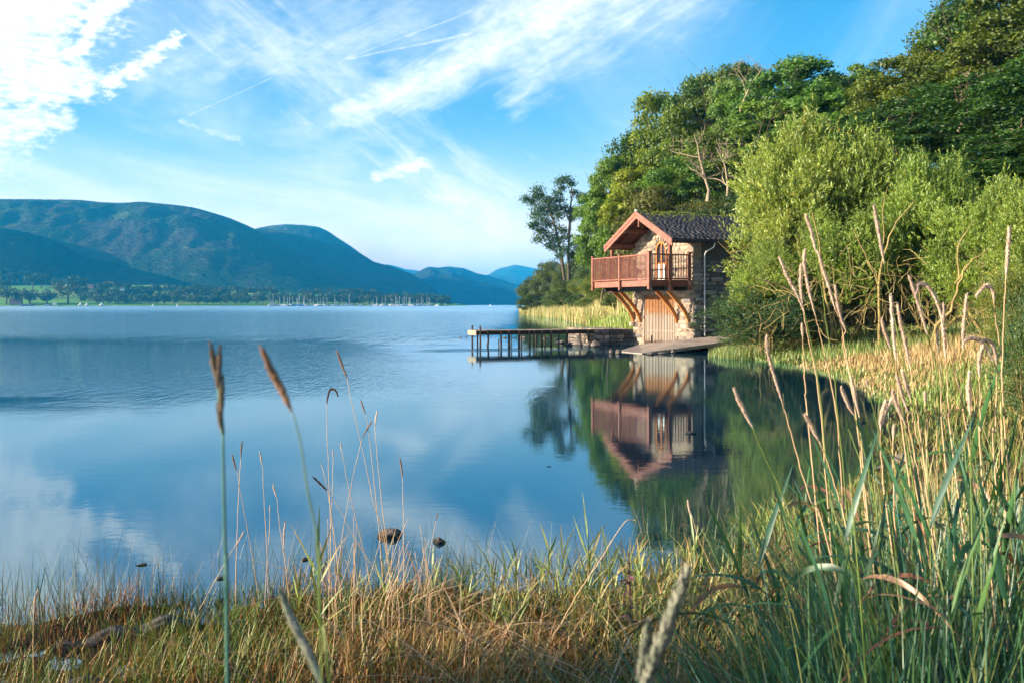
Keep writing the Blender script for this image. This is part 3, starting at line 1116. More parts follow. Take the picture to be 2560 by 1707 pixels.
def arch(y0, z0, r, n=14, k=1.02):
    return [(y0 + r * math.cos(math.pi * i / n), z0 + r * k * math.sin(math.pi * i / n)) for i in range(n + 1)]


outer, inner = arch(cx_, zs, rad + .03), arch(cx_, zs, rad - .07)
oz_ = [(outer[0][0], 3.15)] + outer + [(outer[-1][0], 3.15)]
iz_ = [(inner[0][0], 3.15)] + inner + [(inner[-1][0], 3.15)]
v, f = [], []
for (a, b), (c, d) in zip(oz_, iz_):
    v += [(-.07, a, b), (-.07, c, d), (.12, a, b), (.12, c, d)]
for q in range(len(oz_) - 1):
    A, B = q * 4, (q + 1) * 4
    f += [(A, B, B + 1, A + 1), (A + 1, B + 1, B + 3, A + 3), (A, A + 2, B + 2, B)]
dr.add(v, f)
door = dr.build('door_frame', M_orange, BH)
MB().cbox((-.045, cx_ - .045, 3.16), (.03, cx_ + .045, zs + rad * 1.0 - .05)).build('mullion', M_orange, door)
for (ya, yb) in ((cx_ - rad + .075, cx_ - .05), (cx_ + .05, cx_ + rad - .075)):
    MB().cbox((-.03, ya, 3.17), (.0, yb, 4.0)).build('door_panel', M_white, door)
pv_, pf = [], []
ins = arch(cx_, zs, rad - .069)
pp = [(ins[0][0], 4.0)] + ins + [(ins[-1][0], 4.0)]
for (a, b) in pp:
    pv_.append((.005, a, b))
for (a, b) in pp:
    pv_.append((.02, a, b))
N_ = len(pp)
pf = [tuple(range(N_)), tuple(range(N_, 2 * N_))[::-1]]
pb = MB()
pb.add(pv_, pf)
pb.build('glass_pane', M_glass, door)
MB().cbox((-.04, cx_ - rad + .06, 3.97), (.02, cx_ + rad - .06, 4.05)).build('door_rail', M_orange, door)
MB().tube([(-.05, cx_ - .07, 4.12), (-.09, cx_ - .07, 4.12), (-.09, cx_ - .17, 4.12)], .012, 6).build('door_handle', M_gutter, door)
# voussoir stones round the arch
for q in range(9):
    t = math.pi * (q + .5) / 9
    place('stone', STONES[q][0], wall, (-.035, cx_ + (rad + .15) * math.cos(t), zs + (rad + .15) * 1.0 * math.sin(t)), (t - math.pi / 2, 0, 0), (.15, .15, .26))

# boat gate of upright laths
gate = MB()
for z in (.72, 1.75):
    gate.cbox((.10, GY0 + .02, z - .05), (.15, GY1 - .02, z + .05))
gate = gate.build('boat_gate', M_gate, BH)
ns_ = 20
for k in range(ns_):
    yy = GY0 + .06 + (GY1 - GY0 - .12) * k / (ns_ - 1)
    zb = (0.30 - 0.085 * (yy - GY0)) + rr.uniform(-.06, .03)
    if k in (15,):
        zb += .35
    MB().cbox((.055, yy - .030, zb), (.095, yy + .030, GZ - .02 + rr.uniform(-.01, .02)), .006).build('lath', M_gate, gate, rot=(0, 0, 0))
MB().box((.30, GY0, -.9), (.34, GY1, GZ)).build('gate_shade_panel', M_inside, BH)  # dark sheet behind the laths stands for the shaded interior

# balcony: local x from -2.27 to the wall, local y from 0 to 5.57
BX, BY0, BY1 = -2.27, 0.0, 5.57
bal = empty('balcony')
bal.parent = BH
dk = MB()
x = BX + .06
while x < -.14:
    MB().cbox((x, BY0 + .06, 3.105), (x + .12, BY1 - .06, 3.14), .005).build('deck_board', M_redbrown, bal)
    x += .128
for yy in np.linspace(BY0 + .25, BY1 - .25, 7):
    MB().cbox((BX + .05, yy - .04, 2.86), (-.13, yy + .04, 3.10), .006).build('joist', M_redbrown, bal)
MB().cbox((BX - .005, BY0 + .08, 2.84), (BX + .045, BY1 + .02, 3.12)).build('fascia', M_red, bal)
MB().cbox((BX + .05, BY0 + .01, 2.90), (-.13, BY0 + .055, 3.12)).build('fascia', M_redbrown, bal)  # side fascia darker than the front: shade put into the colour
MB().cbox((BX + .05, BY1 - .035, 2.84), (-.13, BY1 + .01, 3.12)).build('fascia', M_redbrown, bal)


def post(x, y, z0, z1, w, mat):
    b = MB()
    b.cbox((x - w / 2, y - w / 2, z0), (x + w / 2, y + w / 2, z1), .01)
    b.cbox((x - w / 2 - .02, y - w / 2 - .02, z1 + .001), (x + w / 2 + .02, y + w / 2 + .02, z1 + .04), .008)
    b.build('post', mat, bal)


post(BX - .06, BY0 + .02, 2.70, 4.40, .16, M_red)
post(BX - .06, (BY0 + BY1) / 2, 2.68, 4.38, .12, M_red)
post(BX - .06, BY1, 2.70, 4.40, .12, M_red)
post(-.22, BY0 + .0, 2.68, 4.40, .14, M_redbrown)
post(-.22, BY1, 2.68, 4.40, .14, M_redbrown)
for (y0, y1, n_) in ((BY0 + .11, BY1 / 2 - .07, 23), (BY1 / 2 + .07, BY1 - .07, 22)):
    MB().cbox((BX - .10, y0, 4.27), (BX - .01, y1, 4.33)).build('hand_rail', M_red, bal)
    MB().cbox((BX - .085, y0, 3.16), (BX - .025, y1, 3.22)).build('bottom_rail', M_red, bal)
    for k in range(n_):
        yy = y0 + (y1 - y0) * (k + .5) / n_
        MB().cbox((BX - .07, yy - .016, 3.221), (BX - .04, yy + .016, 4.269), .004).build('baluster', M_red, bal)
for yr, mt_ in ((BY0 + .0, M_redbrown), (BY1, M_redbrown)):  # side rails take the darker wood, their shade painted in
    segs_ = ((BX + .03, -1.33), (-1.17, -.30)) if yr < 1 else ((BX + .03, -1.33), (-1.17, -.30))
    for (x0, x1) in segs_:
        MB().cbox((x0, yr - .045, 4.27), (x1, yr + .045, 4.33)).build('hand_rail', mt_, bal)
        MB().cbox((x0, yr - .03, 3.16), (x1, yr + .03, 3.22)).build('bottom_rail', mt_, bal)
        n_ = max(3, int((x1 - x0) / .13))
        for k in range(n_):
            xx = x0 + (x1 - x0) * (k + .5) / n_
            MB().cbox((xx - .018, yr - .018, 3.221), (xx + .018, yr + .018, 4.269), .004).build('baluster', mt_, bal)
for yy in (BY0, BY1 - .06):
    zt = roofz(yy) - .40
    MB().cbox((-1.325, yy - .075, 2.62), (-1.175, yy + .075, zt)).build('roof_post', M_redbrown, bal)
MB().cbox((-.28, BY0 - .13, 2.84), (-.12, BY0 - .072, 3.10)).build('post_foot', M_red, bal)
MB().cbox((-1.35, BY0 - .15, 2.63), (-1.18, BY0 - .08, 2.85)).build('post_foot', M_red, bal)
# carrying beam and curved braces
MB().cbox((-1.32, .1, 2.64), (-1.10, BY1 - .25, 2.835)).build('beam', M_black, bal)
for yy in (.5, 5.0):
    MB().cbox((-1.95, yy - .07, 2.66), (-.001, yy + .07, 2.838)).build('beam', M_black, bal)
for yy in (.26, 1.28, 4.72, 5.38):
    pts = []
    for q in range(9):
        t = q / 8 * math.pi / 2
        pts.append((-1.22 + 1.12 * math.sin(t) ** 1.0 * 1.0, yy, 1.16 + (2.64 - 1.16) * math.cos(t)))
    # quarter curve, bulging towards the water
    pts = [(-.06 - 1.14 * (q / 8) ** 1.55, yy, 1.14 + 1.5 * (q / 8)) for q in range(9)]
    b = MB()
    v, f = [], []
    for q, pnt in enumerate(pts):
        a = Vector(pts[max(q - 1, 0)])
        c = Vector(pts[min(q + 1, 8)])
        d = (c - a).normalized()
        nrm = Vector((d.z, 0, -d.x)) * .085
        for (sx, sy) in ((-1, -.055), (1, -.055), (1, .055), (-1, .055)):
            v.append(Vector(pnt) + nrm * sx + Vector((0, sy, 0)))
    for q in range(8):
        for k in range(4):
            f.append((q * 4 + k, q * 4 + (k + 1) % 4, (q + 1) * 4 + (k + 1) % 4, (q + 1) * 4 + k))
    f += [(3, 2, 1, 0), (32, 33, 34, 35)]
    b.add(v, f)
    b.build('curved_brace', M_orange, bal)
for yy in (.05, 5.3):
    place('stone', STONES[3][0], wall, (-.10, yy + .1, 1.02), (0, 0, 0), (.3, .34, .24))

# ------------------------------------------------------------------ slipway
m = newmat('slipway_concrete')
p = worldpos()
n1 = nz(p, 1.2, 6, 0.6)
n2 = nz(p, 9.0, 5, 0.65)
c = mixc(smooth(n1 * .5 + n2 * .5, .4, .6), (0.20, 0.155, 0.125), (0.36, 0.29, 0.24))
out(m, principled(m, c, 0.85, n2, 0.012, 0.25).outputs[0])
top = [W(1548, 881, 42.5), (5.3, 40.6, .0), (9.3, 43.2, .40), (12.5, 44.9, .78), (12.0, 46.6, .74), (8.36, 46.02, .45), (6.55, 50.1, .04), (6.35, 49.8, .02)]
top = [Vector(t) for t in top]
top[0].z, top[1].z = .035, .03
b = MB()
b.add(top + [t + Vector((0, 0, -.13)) for t in top], [(0, 1, 7), (1, 6, 7), (1, 5, 6), (1, 2, 5), (2, 4, 5), (2, 3, 4)] + [(k, k + 8, (k + 1) % 8 + 8, (k + 1) % 8) for k in range(8)] + [(15, 9, 8), (15, 14, 9), (14, 13, 9), (13, 10, 9), (13, 12, 10), (12, 11, 10)])
me = b.mesh('slipway', m)
import bmesh
bm_ = bmesh.new()
bm_.from_mesh(me)
bmesh.ops.recalc_face_normals(bm_, faces=bm_.faces)
bmesh.ops.triangulate(bm_, faces=[f for f in bm_.faces if len(f.verts) > 3])
bmesh.ops.subdivide_edges(bm_, edges=bm_.edges[:], cuts=2, use_grid_fill=True)
for v_ in bm_.verts:
    v_.co += Vector((0, 0, 0.012 * (mnoise.noise(v_.co * 0.9))))
bm_.to_mesh(me)
bm_.free()
sw = place('slipway', me)
tag(sw, 'sloping concrete slipway running from the water up past the boathouse gate', 'slipway')
# rubble under its edge
def rocks_mesh(seed, n=1, squash=.5, mat=None):
    rr = np.random.RandomState(seed)
    bm = bmesh.new()
    bmesh.ops.create_icosphere(bm, subdivisions=2, radius=1)
    off = Vector(rr.uniform(-50, 50, 3))
    for v in bm.verts:
        d = v.co.normalized()
        k = 1 + .38 * mnoise.noise(d * 1.1 + off) + .16 * mnoise.noise(d * 2.7 + off)
        # flat facets
        for j in range(3):
            nn = Vector(rr.normal(size=3)) if False else None
        v.co = Vector((d.x * k, d.y * k * .85, d.z * k * squash))
    rs = np.random.RandomState(seed + 500)
    for j in range(6):
        nn = Vector(rs.normal(size=3)).normalized()
        h = rs.uniform(.45, .75) * (squash if abs(nn.z) > .6 else 1)
        for v in bm.verts:
            e = v.co.dot(nn) - h
            if e > 0:
                v.co -= nn * e * .85
    me = bpy.data.meshes.new('rock')
    bm.to_mesh(me)
    bm.free()
    me.materials.append(mat)
    return me


m = newmat('lake_rock')
v = tcoord()
n1 = nz(v, 1.6, 6, .65)
n2 = nz(v, 7.0, 5, .7)
x, y, z = sep(worldpos())
c = mixc(smooth(n1 * .6 + n2 * .4, .38, .62), (0.11, 0.09, 0.078), (0.27, 0.22, 0.185))
c = mixc(smooth(n2, .6, .7) * .6, c, (0.36, 0.33, 0.29))
c = mixc(smooth(z + (n2 - .5) * .03, 0.045, 0.015), c, (0.03, 0.026, 0.022))
out(m, principled(m, c, 0.75, n2 * .6 + n1 * .4, 0.12, 0.3).outputs[0])
M_rock = m
ROCK = [rocks_mesh(300 + k, squash=s_, mat=M_rock) for k, s_ in enumerate((.5, .42, .6, .35, .7, .3, .55, .45))]


def rock(px, py, w, label, group=None, k=0, hgt=1.0, rz=0.0, z=0.0, name='rock', Y=None):
    """rock whose waterline stands at this photo point, w photo pixels wide"""
    Yd = Y or F * CH / (py - HZ)
    s = w * Yd / F / 2
    o = place(name, ROCK[k % 8], None, ((px - 1280) * Yd / F, Yd, z), (0, 0, rz), (s, s, s * hgt))
    return tag(o, label, 'rock', group)


rock(972, 1340, 74, 'dark rounded rock in the near water behind the pale reed stems', k=2, hgt=.85, rz=.4)
rock(1097, 1356, 40, 'small pointed rock just right of the larger rock in the near water', k=4, hgt=.8, rz=1.2)
rock(355, 1411, 36, 'thin dark stone breaking the surface in the lower left water', k=5, hgt=1.0, rz=.2)
rock(762, 1398, 28, 'small dark stone beside the leafy reed shoot at the waterline', k=3, rz=2)
rock(552, 1444, 36, 'small wet stone behind the tall blurred grass stem', k=1, rz=1)
rock(553, 1510, 44, 'dark half sunken stone among the flooded grass near the blurred stem', k=2, rz=2.2)
rock(1745, 1415, 54, 'black wet stump-like rock at the grass edge under the dark reflection', k=4, hgt=1.3, rz=.6)
rock(1840, 1336, 28, 'flat dark stone in the dark reflected water near the bank', k=5, rz=.9)
rock(1862, 1362, 30, 'low wet stone nearest the bank in the dark reflected water', k=3, rz=.3)
rock(2034, 1262, 46, 'brown pointed stone of the little group off the right bank', 'stones off the right bank', k=0, hgt=1.3, rz=.5)
rock(2068, 1268, 44, 'flat grey stone of the little group off the right bank', 'stones off the right bank', k=5, rz=2.5)
rock(2050, 1238, 40, 'dark stone behind the pointed one off the right bank', 'stones off the right bank', k=1, hgt=.8, rz=1.5)
rock(2200, 1175, 80, 'long pale stone in front of the right-hand reeds', 'pale boulders by the right reeds', k=1, hgt=1.1, rz=.2)
rock(2258, 1160, 66, 'blocky pale boulder, tallest of those behind the right-hand reeds', 'pale boulders by the right reeds', k=4, hgt=1.0, rz=.9)
rock(2310, 1165, 60, 'low pale boulder at the right end of the boulders behind the reeds', 'pale boulders by the right reeds', k=0, hgt=1.0, rz=2.0)
rock(2345, 1205, 60, 'broad flat stone nearest the bank below the pale boulders', 'pale boulders by the right reeds', k=3, hgt=1.0, rz=2.0)
rock(1728, 1083, 34, 'flat pale stone showing in the reflection of the balcony', k=3, hgt=.8, rz=.3)
rock(2155, 1056, 20, 'tiny pale stone in the dark water before the meadow', k=3, rz=.3)
rock(1372, 1166, 15, 'tiny dark stone alone in the calm blue water below the tree reflection', k=5, rz=.3)
rock(1513, 1157, 9, 'tiny speck of stone left of the reflected roof', k=5, rz=.3)
rock(1527, 883, 17, 'small reddish stone standing in the water off the slipway tip', k=4, hgt=1.9, rz=.3)
rock(1545, 884, 24, 'rounded reddish stone right against the slipway tip', k=2, hgt=1.5, rz=1.3)
rock(1150, 844, 9, 'small stone left of the jetty end', 'little stones beyond the jetty end', k=0, hgt=1.6)
rock(1166, 845, 5, 'tiniest stone beside the left jetty post', 'little stones beyond the jetty end', k=2, hgt=1.5)
for k, (px, py, w) in enumerate(((1228, 844, 8), (1238, 844, 7), (1262, 845, 14), (1285, 845, 12), (1308, 846, 20), (1335, 846, 18), (1362, 847, 24), (1388, 848, 22))):
    rock(px, py, w, 'low stone in the thin line of stones seen under the jetty deck', 'line of stones beyond the jetty', k=k, hgt=.7, rz=k)
for k, (px, py, w, hg) in enumerate(((1400, 858, 30, 1.3), (1420, 862, 34, 1.2), (1444, 863, 30, 1.4), (1468, 864, 32, 1.5), (1488, 866, 30, 1.2))):
    rock(px, py, w, 'dark wet boulder piled at the foot of the stone pier under the jetty', 'boulders at the foot of the pier', k=k, hgt=hg, rz=k * 1.3)
for k, (px, py, w, hg) in enumerate(((1625, 886, 26, .8), (1655, 884, 30, .9), (1682, 882, 30, 1), (1712, 880, 28, 1.1), (1738, 877, 30, 1.1), (1762, 875, 26, 1.1))):
    rock(px, py, w, 'dark stone packed under the front edge of the slipway', 'stones under the slipway edge', k=k + 2, hgt=hg * .8, rz=k * 1.7)

# ------------------------------------------------------------------ jetty and stone pier
ang_u = math.atan2(.389, .921)
JT = empty('jetty', (6.27, 51.3, 0), ang_u)
tag(JT, 'dark wooden jetty on posts reaching left from the boathouse', 'jetty')
JL, JW, JZ = 8.65, 1.12, .76
x = -JL
k = 0
while x < -.02:
    w = .135
    MB().cbox((x, .0, JZ - .035), (x + w, JW, JZ + rr.uniform(-.004, .006)), .006).build('plank', M_deck, JT)
    x += w + .012
for yy in (.10, JW - .10):
    MB().cbox((-JL + .02, yy - .05, JZ - .22), (-2.2, yy + .05, JZ - .037)).build('beam', M_darkwood, JT)
MB().cbox((-JL - .05, -.02, JZ - .24), (-JL - .001, JW + .02, JZ - .0)).build('end_board', M_deck, JT)


def jpost(px, row, top, wpx, bend=0.0):
    """post under the near (0) or far (1) edge at this photo column"""
    yy = -.05 if row == 0 else JW + .05
    ca, sa_ = .921, .389
    o = np.array([6.27 - sa_ * yy, 51.3 + ca * yy])
    k = (px - 1280) / F
    s = (k * o[1] - o[0]) / (ca - k * sa_)
    r = wpx * 50 / F / 2
    MB().tube([(s, yy, -1.2), (s + bend * .3, yy, .1), (s + bend, yy, .35), (s, yy, top)], [r * 1.1, r, r * .95, r * .9], 7).build('post', M_darkwood, JT)


for px, w, b_ in ((1219, 5, .05), (1253, 5, 0), (1273, 7, 0), (1298, 6, 0), (1324, 5, .02), (1335, 4, 0), (1355, 5, 0), (1378, 6, 0), (1397, 4, 0), (1418, 6, 0), (1472, 6, 0)):
    jpost(px, 0, JZ - .04, w, b_)
for px, w in ((1194, 4), (1279, 3), (1304, 4), (1340, 4), (1362, 4), (1450, 5)):
    jpost(px, 1, JZ - .04, w)
jpost(1201, 0, JZ + .22, 5)
jpost(1181, 1, JZ + .22, 5)
st = MB().tube([(0, 0, -1), (0, 0, .42)], [.035, .03], 6).build('mooring_stake', M_darkwood)
st.location = W(1247, HZ, 47.0)
st.location.z = 0
tag(st, 'thin dark stake alone in the water behind the jetty posts', 'stake')

PR = empty('stone_pier', (6.27, 51.3, 0), ang_u)
tag(PR, 'dark rubble stone pier joining the jetty to the boathouse corner', 'pier')
pc = MB().box((-2.2, .02, -1.0), (-.0, 3.2, JZ - .06)).build('core', M_darkmortar, PR)
lay(PR, -.02, -.12, JZ - .1, lambda y, z, w, h: True, 'side', 15, 1, .14, .24, .2, .5, face=-.03, x0=-2.22)
lay(PR, 3.1, -.12, JZ - .1, lambda y, z, w, h: True, 'front', 16, 0, .16, .26, .25, .5, face=-2.22, x0=0)
MB().cbox((-2.25, JW + .01, JZ - .06), (.0, 3.25, JZ + .01), .02).build('flagstone', M_deck, PR)
# ------------------------------------------------------------------ vegetation
M_leaf = leafmat('leaf', 0.38, 0.5, 0.02)
M_willow = leafmat('willow_leaf', 0.40, 0.5, 0.03)
M_grass = leafmat('grass_blade', 0.16, 0.5, 0.03)
M_reedleaf = leafmat('reed_leaf', 0.25, 0.45, 0.04)
M_bark = simple('bark', (0.06, 0.045, 0.03), (0.13, 0.10, 0.07), 0.9, 6.0, 0.02, (1, 1, .35))
M_palebark = simple('pale_bark', (0.22, 0.17, 0.11), (0.36, 0.29, 0.19), 0.9, 6.0, 0.02, (1, 1, .35))
M_ochrebark = simple('lichened_bark', (0.17, 0.13, 0.05), (0.34, 0.27, 0.10), 0.9, 5.0, 0.02, (1, 1, .35))


def quads_from(P, A, B, cols, jag=None):
    """diamond leaves: centre line from P along A (length vector), half width vector B"""
    n = len(P)
    V = np.stack([P, P + A * .45 + B, P + A, P + A * .45 - B], 1).reshape(-1, 3)
    Fq = (np.arange(n)[:, None] * 4 + np.arange(4)[None, :])
    C = np.repeat(cols, 4, axis=0)
    return V, Fq, C


def unit(v):
    return v / np.maximum(np.linalg.norm(v, axis=-1, keepdims=True), 1e-9)


def bmesh_tree(rr, h, spread, forks=5, bark=M_bark, r0=.16, base=.28, levels=2, lean=0.0, stems=1):
    """trunk and limbs; returns MB and the twig tips"""
    b = MB()
    tips = []

    def grow(p, d, L, r, lv):
        n = 5
        pts, rad = [p.copy()], [r]
        q = p.copy()
        for k in range(n):
            d = (d + Vector(rr.normal(0, .16, 3)) + Vector((0, 0, .05))).normalized()
            q = q + d * (L / n)
            pts.append(q.copy())
            rad.append(max(r * (1 - .75 * (k + 1) / n), .004))
        b.tube(pts, rad, 6 if lv == 0 else 5, False)
        tips.append((pts[-1], lv))
        if lv < levels:
            m = forks if lv == 0 else 3
            for j in range(m):
                t = rr.uniform(.35 if lv else .42, .98)
                i = min(int(t * n), n - 1)
                pp = pts[i].lerp(pts[i + 1], t * n - i)
                a = rr.uniform(0, 6.28)
                dd = (d * .5 + Vector((math.cos(a), math.sin(a), rr.uniform(.1, .7))) * spread).normalized()
                grow(pp, dd, L * rr.uniform(.45, .65), rad[i] * .6, lv + 1)
    for s in range(stems):
        a = rr.uniform(0, 6.28)
        d0 = Vector((math.cos(a) * (.45 if stems > 1 else lean), math.sin(a) * (.45 if stems > 1 else 0), 1)).normalized()
        grow(Vector((0, 0, -.3)), d0, h * .72, r0, 0)
    return b, tips


def broadleaf(seed, h=12.0, w=4.2, nclump=96, per=380, leaf=.21, base=.22, open_=0.0, cols=((.035, .075, .018), (.075, .13, .028)), tall=1.0, flat=.75):
    """crown as overlapping clumps of leaves; returns trunk and crown meshes"""
    rr = np.random.RandomState(seed)
    b, tips = bmesh_tree(rr, h, .8, 6)
    C, Rr = [], []
    cz = h * (base + 1) / 2
    hz2 = h * (1 - base) / 2
    tries = 0
    while len(C) < nclump and tries < 9000:
        tries += 1
        u = unit(rr.normal(size=3))
        rad = rr.uniform(.35, 1.0) ** .5
        r = rr.uniform(.7, 1.35) * w / 4.2
        c = np.array([u[0] * (w - r * .7) * rad, u[1] * (w - r * .7) * rad, cz + u[2] * (hz2 - r * .5) * rad])
        # narrower towards the top, uneven outline
        k = (c[2] - cz) / hz2
        lim = (1 - .35 * max(k, 0) ** 2) * (1 + .3 * math.sin(3 * math.atan2(c[1], c[0]) + seed)) * .95
        if math.hypot(c[0], c[1]) > w * lim:
            continue
        if open_ and rr.rand() < open_ and rad < .8:
            continue
        C.append(c)
        Rr.append(r)
    C, Rr = np.array(C), np.array(Rr)
    n = per
    P = []
    N = []
    col = []
    c0, c1 = np.array(cols[0]), np.array(cols[1])
    for c, r in zip(C, Rr):
        u = unit(rr.normal(size=(n, 3)))
        u[:, 2] = np.where(u[:, 2] < -.3, -u[:, 2] * .6, u[:, 2])
        bump_ = 1 + .28 * np.sin(u[:, 0] * 7 + c[0] * 3) * np.cos(u[:, 1] * 6 + c[1]) + .12 * rr.normal(size=n)
        p = c + u * (r * bump_ * rr.uniform(.72, 1.05, n))[:, None] * np.array([1, 1, flat])
        P.append(p)
        N.append(u)
        t = rr.rand() * .6 + rr.rand(n) * .4
        cc = c0 + (c1 - c0) * t[:, None]
        cc = cc * rr.uniform(.8, 1.2, (n, 1))
        col.append(cc)
    P, N, col = np.concatenate(P), np.concatenate(N), np.concatenate(col)
    m = len(P)
    nrm = unit(N * 1.1 + rr.normal(0, .55, (m, 3)))
    A = unit(np.cross(nrm, rr.normal(size=(m, 3))))
    B = np.cross(nrm, A)
    s = leaf * rr.uniform(.7, 1.3, (m, 1))
    V, Fq, Cc = quads_from(P, A * s, B * s * .36, col)
    return b, V, Fq, Cc


def proto_tree(name, seed, bark=M_bark, leafm=None, **kw):
    b, V, Fq, Cc = broadleaf(seed, **kw)
    tm = b.mesh('trunk', bark, True)
    cm = npmesh('crown', V, Fq, leafm or M_leaf, Cc)
    return tm, cm


G1 = ((.03, .075, .012), (.10, .19, .025))
PT = {
    'oak': [proto_tree('oak', 1, h=13, w=4.6, cols=G1), proto_tree('oak', 2, h=13, w=4.2, cols=G1, nclump=90, base=.15)],
    'ash': [proto_tree('ash', 3, h=14, w=3.8, cols=((.04, .09, .015), (.12, .20, .03)), nclump=84, leaf=.22, open_=.15), proto_tree('ash', 4, h=14, w=3.4, cols=((.04, .09, .015), (.13, .20, .03)), nclump=84, leaf=.21)],
    'round': [proto_tree('round', 5, h=9, w=4.0, cols=((.035, .06, .015), (.09, .12, .028)), base=.02, nclump=85, leaf=.17, flat=.85),
              proto_tree('round', 6, h=8, w=4.4, cols=((.03, .055, .015), (.08, .115, .03)), base=.0, nclump=95, leaf=.16, flat=.85)],
}


DIM = {}


def put_tree(kind, k, px, pytop, Y, wpx, tint=(1, 1, 1), label='', group=None, name='tree', rz=None, zbase=None, cat='tree', bark=None, X=None):
    """tree whose top stands at this photo point at depth Y, wpx photo pixels wide; base on the ground"""
    Xw = (px - 1280) * Y / F if X is None else X
    ztop = CH - (pytop - HZ) * Y / F
    zb = float(H(np.array([Xw]), np.array([float(Y)]))[0]) if zbase is None else zbase
    tm, cm = PT[kind][k % len(PT[kind])]
    if cm.name not in DIM:
        bb = np.empty(len(cm.vertices) * 3, dtype=np.float32)
        cm.vertices.foreach_get('co', bb)
        bb = bb.reshape(-1, 3)
        DIM[cm.name] = (float(np.percentile(bb[:, 2], 99.7)), float(np.percentile(np.hypot(bb[:, 0], bb[:, 1]), 97)))
    hh, ww = DIM[cm.name]
    sz = max(ztop - zb, 2.0) / hh
    sx = (wpx * Y / F / 2) / ww
    r = (px * 1.7 + pytop) % 6.28 if rz is None else rz
    t = empty(name, (Xw, Y, zb - .1), r)
    tag(t, label, cat, group)
    ks = .72 if kind == 'willow' else 1.0
    a = place('trunk', tm, t, sc=(sx * ks, sx * ks, sz * (.5 + ks / 2)))
    c = place('crown', cm, t, sc=(sx, sx, sz))
    c.color = (*tint, 1)
    return t


# wooded bank on the right, from the back to the front
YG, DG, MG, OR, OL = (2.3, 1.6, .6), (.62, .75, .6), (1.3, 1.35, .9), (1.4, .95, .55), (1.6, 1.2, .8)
wood = [
    # px, top py, Y, width px, kind, tint, label
    (1530, 395, 118, 90, 'ash', MG, 'slim dark green tree at the lakeward edge of the wood above the porch'),
    (1585, 330, 122, 110, 'oak', DG, 'dark green rounded tree rising behind the roof gable'),
    (1500, 480, 125, 90, 'ash', MG, 'leafy tree lowest on the left shoulder of the wood'),
    (1640, 235, 122, 120, 'oak', YG, 'yellow-green tree turning colour on the left slope of the wood'),
    (1600, 420, 108, 120, 'ash', YG, 'bright yellowish tree standing just over the porch ridge'),
    (1690, 270, 112, 130, 'oak', OL, 'olive green tree behind the bleached dead trunk'),
    (1730, 200, 118, 120, 'ash', DG, 'dark tree on the skyline beside the bare twiggy top'),
    (1800, 175, 116, 130, 'oak', OL, 'brownish olive tree under the skyline twigs'),
    (1850, 205, 108, 110, 'ash', MG, 'green tree left of the tall open-crowned one'),
    (1860, 158, 120, 90, 'ash', DG, 'small skyline tree with dark tip left of the tall open-crowned one'),
    (1790, 330, 98, 150, 'oak', OL, 'olive crown filling the middle of the wood above the slate roof'),
    (1700, 400, 96, 140, 'oak', MG, 'mid green crown directly above the slate roof'),
    (1640, 470, 92, 150, 'round', OL, 'low olive bush between the dead trunk and the roof ridge'),
    (1760, 500, 84, 150, 'round', OL, 'grey-green bush rising behind the far end of the roof'),
    (1980, 152, 100, 190, 'ash', (.8, 1.05, .8), 'tall green tree with a feathery open crown on the skyline'),
    (1920, 250, 96, 150, 'ash', MG, 'bright green tree below the feathery skyline tree'),
    (2070, 215, 92, 150, 'ash', (1.1, 1.35, .7), 'fresh green tree between the feathery tree and the big dark oak'),
    (2150, 170, 104, 120, 'ash', MG, 'small dark-topped tree in the notch of the skyline'),
    (2200, 195, 98, 130, 'ash', MG, 'green tree in the notch left of the big dark oak'),
    (2140, 330, 80, 190, 'oak', (1.0, 1.3, .7), 'wide green crown behind the tallest willow'),
    (2300, 120, 84, 220, 'oak', OR, 'russet-tinged oak stepping up towards the top right'),
    (2400, 30, 84, 200, 'oak', OR, 'tall oak with rusty leaves high at the top right'),
    (2480, -40, 80, 240, 'oak', (.9, .9, .7), 'tallest dark oak running out of the top of the frame'),
    (2560, -30, 74, 240, 'oak', OR, 'rusty oak at the top right corner'),
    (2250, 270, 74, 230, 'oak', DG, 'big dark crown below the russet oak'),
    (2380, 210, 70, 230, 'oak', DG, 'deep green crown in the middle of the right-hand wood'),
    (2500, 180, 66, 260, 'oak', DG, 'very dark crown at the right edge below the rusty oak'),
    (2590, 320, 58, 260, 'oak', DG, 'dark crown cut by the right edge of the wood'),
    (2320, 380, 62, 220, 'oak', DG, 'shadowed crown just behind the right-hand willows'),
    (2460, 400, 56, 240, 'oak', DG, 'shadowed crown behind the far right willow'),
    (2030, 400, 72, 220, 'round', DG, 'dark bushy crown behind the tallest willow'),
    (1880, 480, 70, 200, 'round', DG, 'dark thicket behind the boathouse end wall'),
    (2200, 520, 58, 240, 'round', (.35, .45, .35), 'dark thicket seen through the willow stems'),  # this tint on the thickets puts deep shade into the leaf colour
    (2360, 600, 52, 240, 'round', (.35, .45, .35), 'shade-tinted thicket behind the right-hand willow stems'),
    (2520, 600, 48, 220, 'round', (.35, .45, .35), 'shade-tinted thicket at the right edge behind the yellow bush'),
    (2060, 620, 55, 240, 'round', (.35, .45, .35), 'shade-tinted thicket behind the forked willow trunk'),
    (2650, 120, 62, 260, 'oak', DG, 'dark crown mostly beyond the right edge of the frame'),
    (2740, 0, 70, 300, 'oak', OR, 'rusty crown beyond the top right corner'),
    (2720, 420, 50, 300, 'oak', DG, 'dark crown beyond the right edge of the meadow'),
]
GR = 'trees of the wooded bank on the right'
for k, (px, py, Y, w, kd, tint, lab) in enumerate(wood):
    put_tree(kd, k, px, py, Y, w * 1.5, tint, lab, GR)
